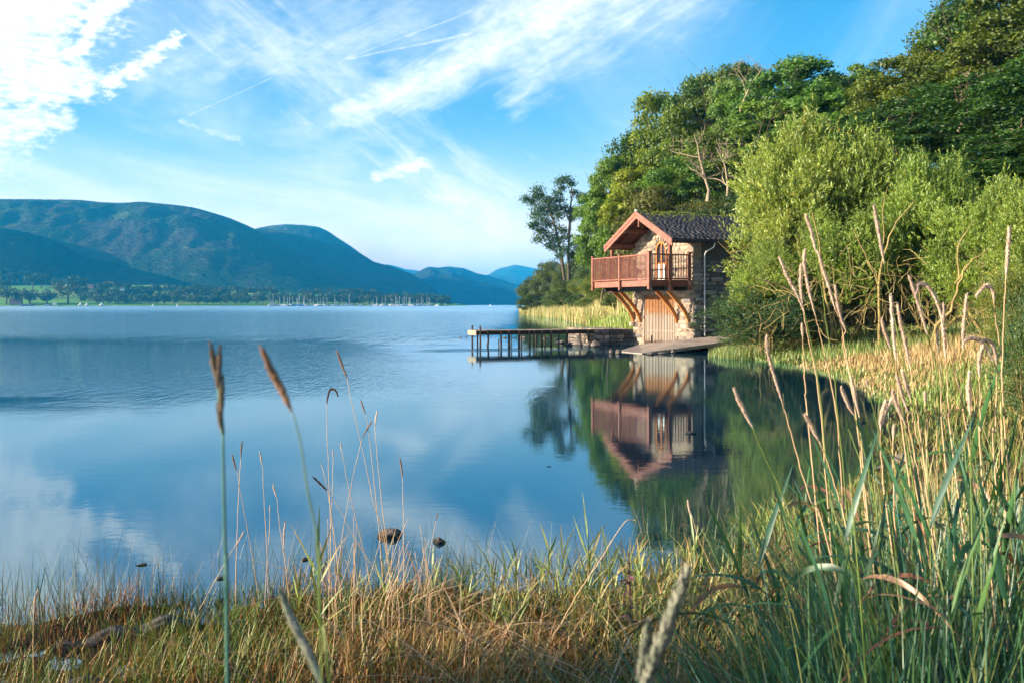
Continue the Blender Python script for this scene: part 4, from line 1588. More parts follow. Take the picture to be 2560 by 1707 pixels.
# bushes along the far bank left of the boathouse
bank = [
    (1335, 690, 205, 78, (.75, .8, .85), 'dark olive bush at the lakeward tip of the far bank'),
    (1375, 652, 200, 90, (.9, .85, .8), 'tall olive bush behind the tip of the far bank'),
    (1330, 735, 198, 70, (.7, .78, .8), 'low dark bush hanging over the water at the tip of the bank'),
    (1420, 660, 190, 90, (1.0, .95, .8), 'rounded olive bush under the slender tree'),
    (1465, 690, 168, 90, (1.35, 1.2, .8), 'yellowish bush in front of the olive ones left of the balcony'),
    (1400, 720, 178, 90, (.95, 1.0, .85), 'grey-green bush low on the far bank'),
    (1445, 735, 155, 60, (.6, .75, .75), 'small dark bush standing in the reeds of the far bank'),
    (1510, 680, 130, 110, (1.6, 1.35, .7), 'bright yellow-green bush directly left of the boathouse'),
    (1560, 700, 118, 100, (1.35, 1.15, .7), 'yellow-green bush seen under the balcony'),
    (1480, 745, 132, 80, (1.4, 1.3, .8), 'low bright bush behind the blonde reeds'),
    (1545, 745, 104, 90, (.9, .9, .75), 'olive bush low behind the left wall of the boathouse'),
    (1490, 620, 140, 90, (.8, .9, .9), 'dark bush between the slender tree and the porch'),
    (1540, 560, 128, 110, (1.0, 1.1, .85), 'green bush seen through the porch'),
    (1450, 610, 175, 70, (.8, .9, .95), 'thin grey-green tree right of the slender tree'),
    (1580, 640, 112, 100, (1.3, 1.2, .8), 'light green bush seen through the balcony rails'),
]
for k, (px, py, Y, w, tint, lab) in enumerate(bank):
    put_tree('round', k, px, py, Y, w * 1.1, tuple(1.55 * q_ for q_ in tint), lab, 'bushes on the far bank left of the boathouse', 'bush', cat='bush')

# slender open tree on the far bank
rr = np.random.RandomState(77)
YT = 172.0
t = empty('slender_tree', W(1422, HZ, YT))
t.location.z = .5
tag(t, 'slender two-stemmed tree with open leaf tufts standing against the sky', 'tree')
S = YT / F


def tp(px, py):
    return Vector(((px - 1422) * S, rr.uniform(-1, 1), CH - (py - HZ) * S - .5))


b = MB()
b.tube([tp(1412, 700), tp(1405, 650), tp(1396, 600), tp(1384, 555), tp(1368, 515), tp(1352, 488)], [.3, .26, .2, .16, .1, .05], 7, False)
b.tube([tp(1422, 700), tp(1421, 640), tp(1423, 570), tp(1427, 510), tp(1431, 480), tp(1424, 455)], [.3, .24, .2, .14, .09, .04], 7, False)
tufts = [(1315, 497, 12), (1330, 505, 10), (1345, 475, 14), (1352, 490, 12), (1340, 492, 11), (1365, 505, 16), (1378, 500, 14), (1350, 520, 17), (1368, 530, 18), (1340, 535, 15), (1385, 520, 15), (1395, 485, 11), (1400, 500, 10),
         (1400, 455, 12), (1415, 450, 12), (1428, 462, 10), (1407, 470, 9), (1437, 480, 8), (1450, 490, 10), (1462, 498, 12), (1470, 497, 8), (1455, 505, 9),
         (1410, 520, 13), (1425, 530, 13), (1440, 525, 9), (1430, 545, 10), (1355, 550, 18), (1375, 560, 16), (1338, 560, 10), (1330, 567, 9), (1395, 540, 14), (1405, 575, 13),
         (1360, 585, 17), (1380, 595, 18), (1345, 600, 12), (1400, 600, 14), (1420, 590, 12), (1392, 620, 15), (1375, 615, 11), (1415, 625, 13), (1435, 610, 10), (1430, 640, 11), (1400, 640, 11), (1350, 575, 12)]
P, Nn = [], []
for (px, py, r) in tufts:
    c = tp(px, py)
    a = tp(1400 if px < 1410 else 1425, min(py + 35, 690))
    b.tube([a, a.lerp(c, .55) + Vector((0, 0, -.3)), c], [.07, .05, .02], 4, False)
    n_ = int(r * 26)
    u = unit(rr.normal(size=(n_, 3)))
    P.append(np.array(c) + rr.normal(0, .52, (n_, 3)) * r * S * np.array([1.25, 1, .8]))
    Nn.append(u)
P, Nn = np.concatenate(P), np.concatenate(Nn)
n_ = len(P)
nr = unit(Nn + rr.normal(0, .6, (n_, 3)))
A = unit(np.cross(nr, rr.normal(size=(n_, 3))))
s = .25 * rr.uniform(.7, 1.3, (n_, 1))
V, Fq, Cc = quads_from(P, A * s, np.cross(nr, A) * s * .42, np.array([[.05, .11, .045]]) * rr.uniform(.6, 1.5, (n_, 1)))
b.build('trunk', M_bark, t, True)
place('crown', npmesh('crown', V, Fq, M_leaf, Cc), t)

# bleached dead trees in the wood
def dead_tree(px, pyb, pyt, Y, seed, label, lean=.1):
    rr = np.random.RandomState(seed)
    z0 = CH - (pyb - HZ) * Y / F
    z1 = CH - (pyt - HZ) * Y / F
    t = empty('dead_tree', ((px - 1280) * Y / F, Y, z0))
    tag(t, label, 'tree', 'bare and dead trees in the wood')
    h = z1 - z0
    b = MB()
    bb = MB()

    def grow(mb, p, d, L, r, lv):
        pts, rad = [p], [r]
        q = p
        for k in range(6):
            d = (d + Vector(rr.normal(0, .24, 3))).normalized()
            q = q + d * L / 6
            pts.append(q)
            rad.append(max(r * (1 - .8 * (k + 1) / 6), .012))
        mb.tube(pts, rad, 6, False)
        if lv < 3:
            for j in range(3 if lv else 6):
                i = rr.randint(2, 6)
                a = rr.uniform(0, 6.28)
                grow(bb if lv == 0 else mb, pts[i], (d * .4 + Vector((math.cos(a), math.sin(a) * .6, rr.uniform(.1, .9)))).normalized(), L * rr.uniform(.35, .55), rad[i] * .6, lv + 1)
    grow(b, Vector((0, 0, 0)), Vector((lean, 0, 1)).normalized(), h, h * .03, 0)
    b.build('trunk', M_palebark, t, True)
    bb.build('branches', M_palebark, t, True)


dead_tree(1768, 505, 330, 76, 3, 'bleached dead tree with a forked bare trunk above the roof', -.25)
dead_tree(1815, 520, 360, 80, 5, 'second bare tree, darker and thinner, right of the bleached one', .1)
dead_tree(1850, 280, 150, 100, 7, 'bare twiggy tree poking over the skyline of the wood', -.1)
dead_tree(2395, 330, 200, 66, 9, 'crooked pale branch tree inside the big dark oaks', .3)
dead_tree(2520, 480, 330, 57, 12, 'pale bare branches at the right edge of the wood', .2)

# ------------------------------------------------------------------ willows on the meadow edge
def willow(seed, h=9.0, w=4.0, nsp=2600, leaf=.17, stems=8, dark=0.0, cols=((.07, .12, .015), (.34, .42, .08)), low=.12, wid=.16):
    rr = np.random.RandomState(seed)
    b = MB()
    P, A, Wd, col = [], [], [], []
    anchors = []
    for s in range(stems):
        a = s / stems * 6.28 + rr.uniform(-.4, .4)
        out_ = rr.uniform(.12, 1.0)
        p = Vector((math.cos(a) * .25, math.sin(a) * .25, -.2))
        d = Vector((math.cos(a) * out_, math.sin(a) * out_, 1.25)).normalized()
        L = h * rr.uniform(.72, .95)
        pts, rad = [p.copy()], [rr.uniform(.09, .15) * h / 9]
        r0 = rad[0]
        for k in range(8):
            d = (d + Vector(rr.normal(0, .13, 3)) + Vector((math.cos(a), math.sin(a), 0)) * .02).normalized()
            p = p + d * L / 8
            pts.append(p.copy())
            rad.append(r0 * (1 - .85 * (k + 1) / 8))
        b.tube(pts, rad, 6, False)
        for j in range(9):
            i = rr.randint(2, 8)
            a2 = rr.uniform(0, 6.28)
            d2 = Vector((math.cos(a2), math.sin(a2), rr.uniform(-.1, .9))).normalized()
            q = pts[i].copy()
            p2, r2 = [q.copy()], [rad[i] * .5]
            for k in range(5):
                d2 = (d2 + Vector(rr.normal(0, .2, 3)) + Vector((0, 0, .06))).normalized()
                q = q + d2 * w * rr.uniform(.10, .16)
                p2.append(q.copy())
                r2.append(max(rad[i] * .5 * (1 - .17 * (k + 1)), .008))
            b.tube(p2, r2, 5, False)
            anchors += p2[2:]
        anchors += pts[4:]
    anchors = np.array([list(p) for p in anchors])
    # lobes of foliage
    nl = 40
    lobes = []
    while len(lobes) < nl:
        u = unit(rr.normal(size=3))
        k = u[2] * .5 + .5
        if k < low:
            continue
        rad = rr.uniform(.55, .95)
        lobes.append((np.array([u[0] * w * rad * .8, u[1] * w * rad * .8, h * (.52 + .40 * u[2] * rad)]), rr.uniform(.55, 1.3) * w / 4, rr.rand()))
    c0, c1 = np.array(cols[0]), np.array(cols[1])
    m = nsp
    li = rr.randint(0, nl, m)
    LC = np.array([l[0] for l in lobes])[li]
    LR = np.array([l[1] for l in lobes])[li]
    LT = np.array([l[2] for l in lobes])[li]
    u = unit(rr.normal(size=(m, 3)))
    u[:, 2] = np.where(u[:, 2] < -.4, -u[:, 2], u[:, 2])
    C = LC + u * (LR * rr.uniform(.55, 1.1, m))[:, None] * np.array([1, 1, 1.15])
    outw = unit(C - np.array([0, 0, h * .35]))
    ax = unit(outw * .8 + u * .5 + np.array([0, 0, .55]) + rr.normal(0, .35, (m, 3)))
    nl_ = 15
    ln = rr.uniform(.45, 1.0, m) * h / 9
    far_ = rr.rand(m) < .12
    C = np.where(far_[:, None], C + outw * .35 * w / 4, C)
    ln = np.where(far_, ln * 1.6, ln)
    for q in range(nl_):
        t = (q + .5) / nl_
        bend = np.array([0, 0, -1.0]) * (t ** 2) * .25
        p = C + ax * (ln * t)[:, None] + bend * ln[:, None]
        side = unit(np.cross(ax, rr.normal(size=(m, 3))))
        a = unit(ax * .75 + side * .7 + rr.normal(0, .12, (m, 3)))
        s = leaf * rr.uniform(.7, 1.25, (m, 1))
        wd = np.cross(a, unit(rr.normal(size=(m, 3)))) 
        P.append(p)
        A.append(a * s)
        Wd.append(unit(wd) * s * wid)
        tt = np.clip(LT * .5 + rr.rand(m) * .35 + t * .25, 0, 1)
        cc = c0 + (c1 - c0) * tt[:, None]
        yel = (rr.rand(m) < .018)[:, None]
        cc = np.where(yel, np.array([.42, .30, .03]), cc * rr.uniform(.85, 1.15, (m, 1)))
        col.append(cc)
    V, Fq, Cc = quads_from(np.concatenate(P), np.concatenate(A), np.concatenate(Wd), np.concatenate(col))
    return b.mesh('trunk', M_ochrebark, True), npmesh('crown', V, Fq, M_willow, Cc)


PT['willow'] = [willow(31, nsp=4300), willow(32, nsp=4300, stems=10)]
PT['sallow'] = [willow(33, h=5.0, w=3.2, nsp=3800, leaf=.085, wid=.28, stems=9, cols=((.035, .075, .03), (.10, .16, .055)), low=.0)]
wl = [
    (2010, 288, 41.5, 350, (1.0, 1.0, .95), 'willow', 'tallest pale green willow, broad and feathery, right of the boathouse'),
    (1988, 470, 40.0, 225, (1.05, 1.0, .95), 'willow', 'willow lobe leaning over the far end of the slate roof'),
    (1925, 600, 38.8, 215, (.95, 1.0, .9), 'willow', 'low rounded willow covering the boathouse side wall'),
    (2180, 335, 40.5, 320, (.85, .92, .85), 'willow', 'second willow, slightly darker, right of the tallest one'),
    (2330, 380, 37.5, 300, (.82, .95, .8), 'willow', 'green willow with yellow leaves behind the tall reed heads'),
    (2480, 440, 34.5, 300, (.85, .95, .8), 'willow', 'willow at the right with bare yellowish stems below'),
    (2110, 520, 38.0, 270, (.85, .95, .85), 'willow', 'shorter willow filling the gap above the forked trunk'),
    (2620, 480, 30.0, 300, (.9, .95, .8), 'willow', 'willow cut by the right edge of the frame'),
]
for k, (px, py, Y, w, tint, kd, lab) in enumerate(wl):
    zb = .3
    put_tree(kd, k, px, py, Y, w, tint, lab, 'willows along the meadow edge', 'willow', cat='willow', rz=k * 1.3)
put_tree('sallow', 0, 1915, 712, 37.2, 300, (.8, .95, .9), 'dark grey-green sallow bush overhanging the water beside the slipway', None, 'sallow_bush', cat='bush')
put_tree('sallow', 0, 2010, 760, 39.2, 190, (.75, .9, .8), 'smaller dark sallow bush behind the first, at the meadow edge', None, 'sallow_bush', cat='bush', rz=2)
put_tree('sallow', 0, 2560, 640, 22.5, 200, (2.0, 1.5, .7), 'yellow-green bush at the right edge above the meadow grass', None, 'sallow_bush', cat='bush', rz=1)
put_tree('sallow', 0, 2590, 900, 14.0, 220, (1.0, 1.1, .8), 'leafy bush cut by the right edge beside the reeds', None, 'sallow_bush', cat='bush', rz=4)

# big lichened willow stems that show below the crowns
def stem_fan(px, pyb, Y, arms, label):
    z0 = CH - (pyb - HZ) * Y / F
    t = empty('bare_willow', ((px - 1280) * Y / F, Y + 1.3, z0 - .1))
    tag(t, label, 'tree', 'bare willow trunks showing under the foliage')
    for n_, (pp, r) in enumerate(arms):
        pts = [Vector(((a - px) * Y / F, -.1 * i, (pyb - b_) * Y / F)) for i, (a, b_) in enumerate(pp)]
        fine = []
        for i in range(len(pts) - 1):
            for q in range(3):
                fine.append(pts[i].lerp(pts[i + 1], q / 3) + Vector(R.normal(0, .025, 3)))
        fine.append(pts[-1])
        rad = [max(r * (1 - .8 * i / len(fine)), .012) for i in range(len(fine))]
        MB().tube(fine, [q_ * .75 for q_ in rad], 7, False).build('trunk' if n_ == 0 else 'limb', M_ochrebark, t, True)


stem_fan(2120, 870, 35.6, [([(2120, 870), (2095, 835), (2080, 780), (2030, 740), (1960, 700), (1900, 690)], .11), ([(2110, 860), (2105, 800), (2085, 700), (2070, 600), (2050, 520)], .10),
                           ([(2125, 860), (2110, 780), (2140, 700), (2200, 640)], .06), ([(2080, 770), (2020, 765), (1940, 760), (1840, 755)], .05), ([(2090, 790), (2150, 770), (2200, 790)], .04)],
         'forked lichened willow trunk leaning left over the dark water')
stem_fan(2385, 850, 31.5, [([(2385, 850), (2380, 810), (2415, 770), (2435, 700), (2450, 650)], .11), ([(2435, 700), (2475, 640), (2520, 600)], .05), ([(2390, 820), (2350, 780), (2330, 700)], .05), ([(2440, 690), (2440, 600), (2470, 540)], .05)],
         'yellow lichened trunk curving right behind the drooping reed heads')
stem_fan(2235, 860, 34.0, [([(2235, 860), (2232, 760), (2228, 680), (2245, 600), (2270, 540), (2310, 490)], .09), ([(2230, 700), (2190, 620), (2160, 560)], .05), ([(2245, 600), (2240, 520), (2250, 450)], .04)],
         'upright willow stem forking behind the tall central reed head')
# tangled bare twigs in front of the dark thicket
rr = np.random.RandomState(55)
tw = MB()
for k in range(150):
    px, py = rr.uniform(1900, 2520), rr.uniform(640, 830)
    Y = rr.uniform(33.5, 37)
    p = W(px, py, Y)
    d = Vector((rr.normal(0, .7), rr.normal(0, .3), rr.normal(.4, .5))).normalized()
    pts = [p]
    for q in range(5):
        d = (d + Vector(rr.normal(0, .28, 3))).normalized()
        p = p + d * rr.uniform(.12, .3)
        pts.append(p)
    tw.tube(pts, [.016, .014, .012, .01, .008, .005], 4, False)
tg = tw.build('bare_twigs', M_ochrebark)
tag(tg, 'tangle of bare ochre twigs between the willow stems', 'twigs', kind='stuff')

# ------------------------------------------------------------------ grasses
def blades(P, hgt, wid, lean, colr, rr, seg=4, curl=.35, name='grass', mat=None, tipc=None, azb=None):
    """P (N,3) bases; ribbons that taper to a point and bend over; returns a mesh"""
    n = len(P)
    az_ = rr.uniform(0, 2 * math.pi, n) if azb is None else azb
    dirx, diry = np.cos(az_), np.sin(az_)
    face = az_ + math.pi / 2 + rr.normal(0, .5, n)
    wx, wy = np.cos(face), np.sin(face)
    V = np.zeros((n, seg + 1, 2, 3))
    for k in range(seg + 1):
        t = k / seg
        out_ = (lean * t + curl * lean * 2.2 * t * t) * hgt
        up_ = hgt * (t - .28 * np.minimum(lean * curl * 2.5, 1.6) * t ** 3)
        w = wid * (1 - t ** 1.7) * (.7 + .6 * t if t < .5 else 1.0) + .0004
        c = np.stack([P[:, 0] + dirx * out_, P[:, 1] + diry * out_, P[:, 2] + up_], -1)
        ww = np.stack([wx * w, wy * w, np.zeros(n)], -1)
        V[:, k, 0] = c - ww
        V[:, k, 1] = c + ww
    base = np.arange(n)[:, None] * (2 * (seg + 1))
    Fq = []
    for k in range(seg):
        a = 2 * k
        Fq.append(np.concatenate([base + a, base + a + 1, base + a + 3, base + a + 2], 1))
    Fq = np.concatenate(Fq)
    C = np.repeat(colr[:, None, :], seg + 1, 1)
    if tipc is not None:
        t = (np.arange(seg + 1) / seg)[None, :, None] ** 1.5
        C = C * (1 - t) + tipc[:, None, :] * t
    C = np.repeat(C[:, :, None, :], 2, 2)
    return npmesh(name, V.reshape(-1, 3), Fq, mat or M_grass, C.reshape(-1, 3))


def pick(rr, n, pal, jit=.2):
    pal = np.array(pal)
    c = pal[rr.randint(0, len(pal), n)]
    return c * rr.uniform(1 - jit, 1 + jit, (n, 1))


def scatter(rr, n, x0, x1, y0, y1, cond=None, dens=None):
    x = rr.uniform(x0, x1, n * 3)
    y = rr.uniform(y0, y1, n * 3)
    # only where the frame can see it, with a margin
    sd = sdist(x, y, SHORE)
    k = np.ones(len(x), bool)
    if cond is not None:
        k &= cond(x, y, sd)
    if dens is not None:
        k &= rr.rand(len(x)) < dens(x, y, sd)
    x, y = x[k][:n], y[k][:n]
    return np.stack([x, y, H(x, y) - .01], -1)


def clumpy(x, y, f, s=0.0):
    return vn(x * f + s + 50, y * f + s * 3 + 50)


rr = np.random.RandomState(91)
GREEN = [(.045, .10, .015), (.08, .16, .02), (.12, .19, .03), (.06, .12, .03), (.15, .18, .04)]
GOLD = [(.26, .17, .055), (.34, .22, .08), (.22, .11, .035), (.38, .27, .12), (.22, .19, .04)]
RUST = [(.26, .09, .025), (.18, .065, .02), (.30, .13, .04), (.10, .05, .02)]
seen = lambda x, y: np.abs(x) < y * .56 + .5
# short turf of the near bank
P = scatter(rr, 42000, -5.5, 5, 2.2, 11, lambda x, y, sd: (sd > -.25) & seen(x, y), lambda x, y, sd: .25 + .75 * clumpy(x, y, 2.2))
sdp = sdist(P[:, 0], P[:, 1], SHORE)
edgef = np.clip(.4 + sdp / 2.5, .4, 1.15)
h_ = rr.uniform(.07, .24, len(P)) * (.6 + .8 * clumpy(P[:, 0], P[:, 1], 1.6, 3)) * edgef
mixg = clumpy(P[:, 0], P[:, 1], 1.3, 9) + rr.normal(0, .22, len(P))
cg = np.where((mixg > .53)[:, None], pick(rr, len(P), RUST), np.where((mixg > .38)[:, None], pick(rr, len(P), GREEN), pick(rr, len(P), [(.10, .14, .02), (.16, .20, .03), (.28, .20, .06)])))
g = place('grass', blades(P, h_, rr.uniform(.0018, .0035, len(P)), rr.uniform(.05, .5, len(P)), cg, rr, 3, name='grass'))
tag(g, 'short green and rust coloured grass covering the near bank', 'grass', kind='stuff')
P = scatter(rr, 5000, -5.5, -.3, 3.4, 7.4, lambda x, y, sd: (sd > -.3) & seen(x, y), lambda x, y, sd: .35 + .65 * clumpy(x, y, 2.6, 12))
g = place('boggy_grass', blades(P, rr.uniform(.08, .24, len(P)) * (.6 + .7 * clumpy(P[:, 0], P[:, 1], 2.6, 12)), rr.uniform(.0018, .0035, len(P)), rr.uniform(.05, .5, len(P)),
                             np.where((clumpy(P[:, 0], P[:, 1], 1.5, 14) + rr.normal(0, .2, len(P)) > .5)[:, None], pick(rr, len(P), RUST), pick(rr, len(P), GREEN + [(.20, .15, .04)])), rr, 3, name='boggy_grass'))
tag(g, 'short boggy grass, rusty and green, on the flooded left of the near bank', 'grass', kind='stuff')
# long mixed grass, thicker on the right of centre
P = scatter(rr, 19000, -3, 5.5, 3.2, 10.5, lambda x, y, sd: (sd > -.1) & seen(x, y), lambda x, y, sd: np.clip((x + 1.9) / 1.3, 0, 1) * (.2 + .8 * clumpy(x, y, 1.7, 5)))
h_ = rr.uniform(.12, .36, len(P)) * (.45 + .8 * clumpy(P[:, 0], P[:, 1], 1.6, 3)) * np.clip(.42 + sdist(P[:, 0], P[:, 1], SHORE) / 4.0, .42, 1.1)
pal = np.where((clumpy(P[:, 0], P[:, 1], .9, 2) + rr.normal(0, .25, len(P)) > .36)[:, None], pick(rr, len(P), GREEN, .3), pick(rr, len(P), GOLD, .3))
g = place('long_grass', blades(P, h_, rr.uniform(.0025, .006, len(P)), rr.uniform(.05, .45, len(P)), pal, rr, 4, .5, name='long_grass', tipc=pick(rr, len(P), GOLD, .3)))
tag(g, 'long green and straw coloured grass leaning over the near bank', 'grass', kind='stuff')
# bleached dead blades, curled
P = scatter(rr, 1000, -2, 5, 3.0, 7.5, lambda x, y, sd: (sd > .05) & seen(x, y), lambda x, y, sd: np.clip((x + 1.3) / 1.0, 0, 1) * clumpy(x, y, 1.5, 7))
h_ = rr.uniform(.15, .45, len(P))
g = place('dead_grass', blades(P, h_, rr.uniform(.003, .007, len(P)), rr.uniform(.3, 1.3, len(P)), pick(rr, len(P), [(.42, .28, .16), (.50, .36, .22), (.32, .17, .09), (.36, .25, .12)], .25), rr, 6, .9, name='dead_grass'))
tag(g, 'curled dead straw blades tangled in the near grass', 'grass', kind='stuff')
# sedge and thin rushes standing in the shallow water
P = scatter(rr, 5200, -5.5, 3, 4.4, 9.6, lambda x, y, sd: (sd > -1.3) & (sd < .6) & seen(x, y), lambda x, y, sd: np.clip(1.0 - np.abs(sd) / 1.4, 0, 1) * (.15 + .85 * (clumpy(x, y, 2.1, 8) > .45)))
P[:, 2] = np.minimum(P[:, 2], .0)
h_ = rr.uniform(.1, .36, len(P)) - P[:, 2]
g = place('rushes', blades(P, h_, rr.uniform(.0012, .0025, len(P)), rr.uniform(.02, .4, len(P)), pick(rr, len(P), [(.07, .12, .05), (.12, .15, .06), (.06, .09, .05), (.22, .13, .05)], .3), rr, 4, .3, name='rushes'))
tag(g, 'thin rushes standing in the shallows along the near water edge', 'rushes', kind='stuff')
# leafy young reeds at the water's edge
P = scatter(rr, 420, -1.6, 3.2, 5.4, 9.2, lambda x, y, sd: (sd > -.35) & (sd < 1.3) & seen(x, y), lambda x, y, sd: np.clip((x + .6) / 1.6, .12, 1) * (clumpy(x, y, 1.8, 4) > .4))
Q = np.repeat(P, 7, 0) + rr.normal(0, .014, (len(P) * 7, 3)) * np.array([1, 1, 0])
Q[:, 2] = np.maximum(Q[:, 2], 0) + rr.uniform(0, .12, len(Q))
g = place('young_reeds', blades(Q, rr.uniform(.11, .25, len(Q)), rr.uniform(.004, .008, len(Q)), rr.uniform(.1, .75, len(Q)), pick(rr, len(Q), [(.16, .26, .06), (.22, .30, .08), (.12, .22, .07), (.28, .28, .08)], .25), rr, 4, .25, name='young_reeds',
                 tipc=pick(rr, len(Q), [(.24, .30, .09), (.42, .28, .10), (.40, .18, .07)], .2)))
tag(g, 'light green young reeds with pointed leaves at the water edge', 'reeds', kind='stuff')
# sunlit blonde grass behind the right-hand reeds
P = scatter(rr, 26000, 1.5, 12, 3.5, 34, lambda x, y, sd: (sd > -.1) & seen(x, y) & (x > 1.6), lambda x, y, sd: np.clip(9 / y, .15, 1) * (.3 + .7 * clumpy(x, y, 1.2, 1)))
sdp = sdist(P[:, 0], P[:, 1], SHORE)
h_ = rr.uniform(.3, .85, len(P)) * np.clip(.18 + sdp / 6.0, .18, 1)
wd_ = rr.uniform(.003, .006, len(P)) * np.clip(P[:, 1] / 8, 1, 3)
g = place('bank_grass', blades(P, h_, wd_, rr.uniform(.05, .45, len(P)), np.where((rr.rand(len(P)) < .78)[:, None], pick(rr, len(P), GREEN), pick(rr, len(P), GOLD)), rr, 4, .4, name='bank_grass', tipc=pick(rr, len(P), GOLD + GREEN)))
tag(g, 'tall sunlit straw grass on the bank behind the green reeds', 'grass', kind='stuff')
# meadow in front of the willows
P = scatter(rr, 30000, 7.5, 22, 17, 47, lambda x, y, sd: (sd > -.5) & seen(x, y), lambda x, y, sd: .3 + .7 * clumpy(x, y, .5, 3))
bl = clumpy(P[:, 0], P[:, 1], .35, 6) + rr.normal(0, .15, len(P))
pc_ = np.where((bl > .42)[:, None] & (P[:, 1] < 36)[:, None], pick(rr, len(P), [(.42, .28, .13), (.48, .34, .17), (.36, .26, .10)]), pick(rr, len(P), [(.16, .24, .05), (.22, .27, .07), (.12, .19, .04)]))
g = place('meadow_grass', blades(P, rr.uniform(.3, .75, len(P)) * np.clip(.3 + sdist(P[:, 0], P[:, 1], SHORE) / 6.0, .3, 1), rr.uniform(.012, .02, len(P)), rr.uniform(.05, .3, len(P)), pc_, rr, 3, .3, name='meadow_grass'))
tag(g, 'blonde and green meadow grass in front of the willows', 'grass', kind='stuff')
# blonde reeds on the far bank left of the boathouse, and grass by the slipway
P = scatter(rr, 15000, 1.5, 12, 55, 225, lambda x, y, sd: (sd > -.9) & (sd < 6), None)
pc_ = np.where((P[:, 1] > 95)[:, None] & (rr.rand(len(P)) < .6)[:, None], pick(rr, len(P), [(.52, .40, .20), (.46, .38, .15)]), pick(rr, len(P), [(.26, .34, .06), (.34, .36, .10), (.20, .28, .05)]))
g = place('bank_reeds', blades(P, rr.uniform(.6, 1.5, len(P)) * np.where(P[:, 1] < 95, .8, 1.3), rr.uniform(.02, .05, len(P)), rr.uniform(.02, .2, len(P)), pc_, rr, 3, .2, name='bank_reeds'))
tag(g, 'blonde and green reeds fringing the far bank left of the boathouse', 'reeds', kind='stuff')
P = scatter(rr, 4200, 7.6, 12.5, 36.5, 44.5, lambda x, y, sd: (sd > -.7) & (sd < .8), None)
P[:, 2] = np.minimum(P[:, 2], .02)
g = place('water_sedge', blades(P, rr.uniform(.25, .5, len(P)), rr.uniform(.008, .014, len(P)), rr.uniform(.02, .2, len(P)), pick(rr, len(P), [(.14, .22, .06), (.30, .30, .08), (.10, .17, .05)]), rr, 3, .2, name='water_sedge'))
tag(g, 'green and yellow sedge in the water beside the slipway', 'sedge', kind='stuff')
# ------------------------------------------------------------------ far shore: trees, boats, tents
def far_proto(seed, h=14.0, w=6.5, n=420, leaf=1.25, cols=((.02, .045, .025), (.055, .10, .045))):
    rr = np.random.RandomState(seed)
    b = MB().tube([(0, 0, -1), (.1, 0, h * .3), (0, .2, h * .6)], [.55, .4, .2], 6, False)
    nl = 9
    L = []
    for k in range(nl):
        u = unit(rr.normal(size=3))
        L.append(np.array([u[0] * w * .55, u[1] * w * .55, h * .6 + u[2] * h * .24]))
    L = np.array(L)
    li = rr.randint(0, nl, n)
    u = unit(rr.normal(size=(n, 3)))
    P = L[li] + u * (w * .45 * rr.uniform(.75, 1.05, (n, 1))) * np.array([1, 1, .8])
    nr = unit(u + rr.normal(0, .4, (n, 3)))
    A = unit(np.cross(nr, rr.normal(size=(n, 3))))
    s = leaf * rr.uniform(.7, 1.4, (n, 1))
    c0, c1 = np.array(cols[0]), np.array(cols[1])
    col = c0 + (c1 - c0) * np.clip(rr.rand(nl)[li] * .6 + rr.rand(n) * .4, 0, 1)[:, None]
    V, Fq, Cc = quads_from(P, A * s, np.cross(nr, A) * s * .45, col)
    return b.mesh('trunk', M_bark), npmesh('crown', V, Fq, M_leaf, Cc)


FP = [far_proto(60 + k) for k in range(5)]


def far_tree(px, pybase, Y, hpx, wpx, label, group, k, tint=(1, 1, 1)):
    h = hpx * Y / F
    w = wpx * Y / F / 2
    z = CH - (pybase - HZ) * Y / F
    t = empty('far_tree', ((px - 1280) * Y / F, Y, z), k * 1.1)
    tag(t, label, 'tree', group)
    for o, nm in zip(FP[k % 5], ('trunk', 'crown')):
        c = place(nm, o, t, sc=(w / 6.2, w / 6.2, h / 13.6))
        c.color = (*tint, 1)


rr = np.random.RandomState(44)
BR, GN = (1.9, 1.1, .9), (1, 1, 1)
named = [
    (8, 738, 1560, 30, 26, GN, 'far dark tree at the left end of the green hillside field'),
    (16, 762, 1450, 34, 42, BR, 'brownish tree by the far boathouse at the left edge'),
    (42, 762, 1452, 30, 18, GN, 'dark green tree beside the reddish far boathouse'),
    (75, 763, 1452, 34, 40, BR, 'brown autumn tree on the far shore right of the reddish building'),
    (118, 762, 1452, 28, 36, GN, 'round green tree on the far shore left of the white caravan'),
    (170, 762, 1470, 44, 56, BR, 'large brownish tree left of the white bell tents'),
    (82, 718, 1700, 27, 34, GN, 'left one of two oaks touching crowns in the far green field'),
    (103, 719, 1700, 28, 28, GN, 'right one of two oaks touching crowns in the far green field'),
    (147, 725, 1680, 22, 27, GN, 'single smaller oak in the far green field'),
    (190, 722, 1660, 26, 44, GN, 'wide dark oak at the right end of the far green field'),
    (3, 706, 1850, 30, 40, GN, 'very dark tree clump at the left edge above the far field'),
    (60, 694, 1950, 14, 20, GN, 'small hedge tree under the dark wooded slope'),
    (30, 697, 1950, 12, 22, GN, 'small round hedge tree at the top of the far field'),
]
for k, (px, pb, Y, h, w, tint, lab) in enumerate(named):
    far_tree(px, pb, Y, h * 1.35, w * 1.35, lab, 'single trees of the far shore', k, tint)
for k in range(26):          # hedge trees across the fields
    px = rr.uniform(0, 250)
    pb = 705 + px * .06 + rr.uniform(-4, 6)
    far_tree(px, pb, rr.uniform(1800, 2050), rr.uniform(12, 20), rr.uniform(16, 30), 'dark hedgerow tree along the top of the far green fields', 'hedgerow trees above the far fields', k, (.8, .9, 1))
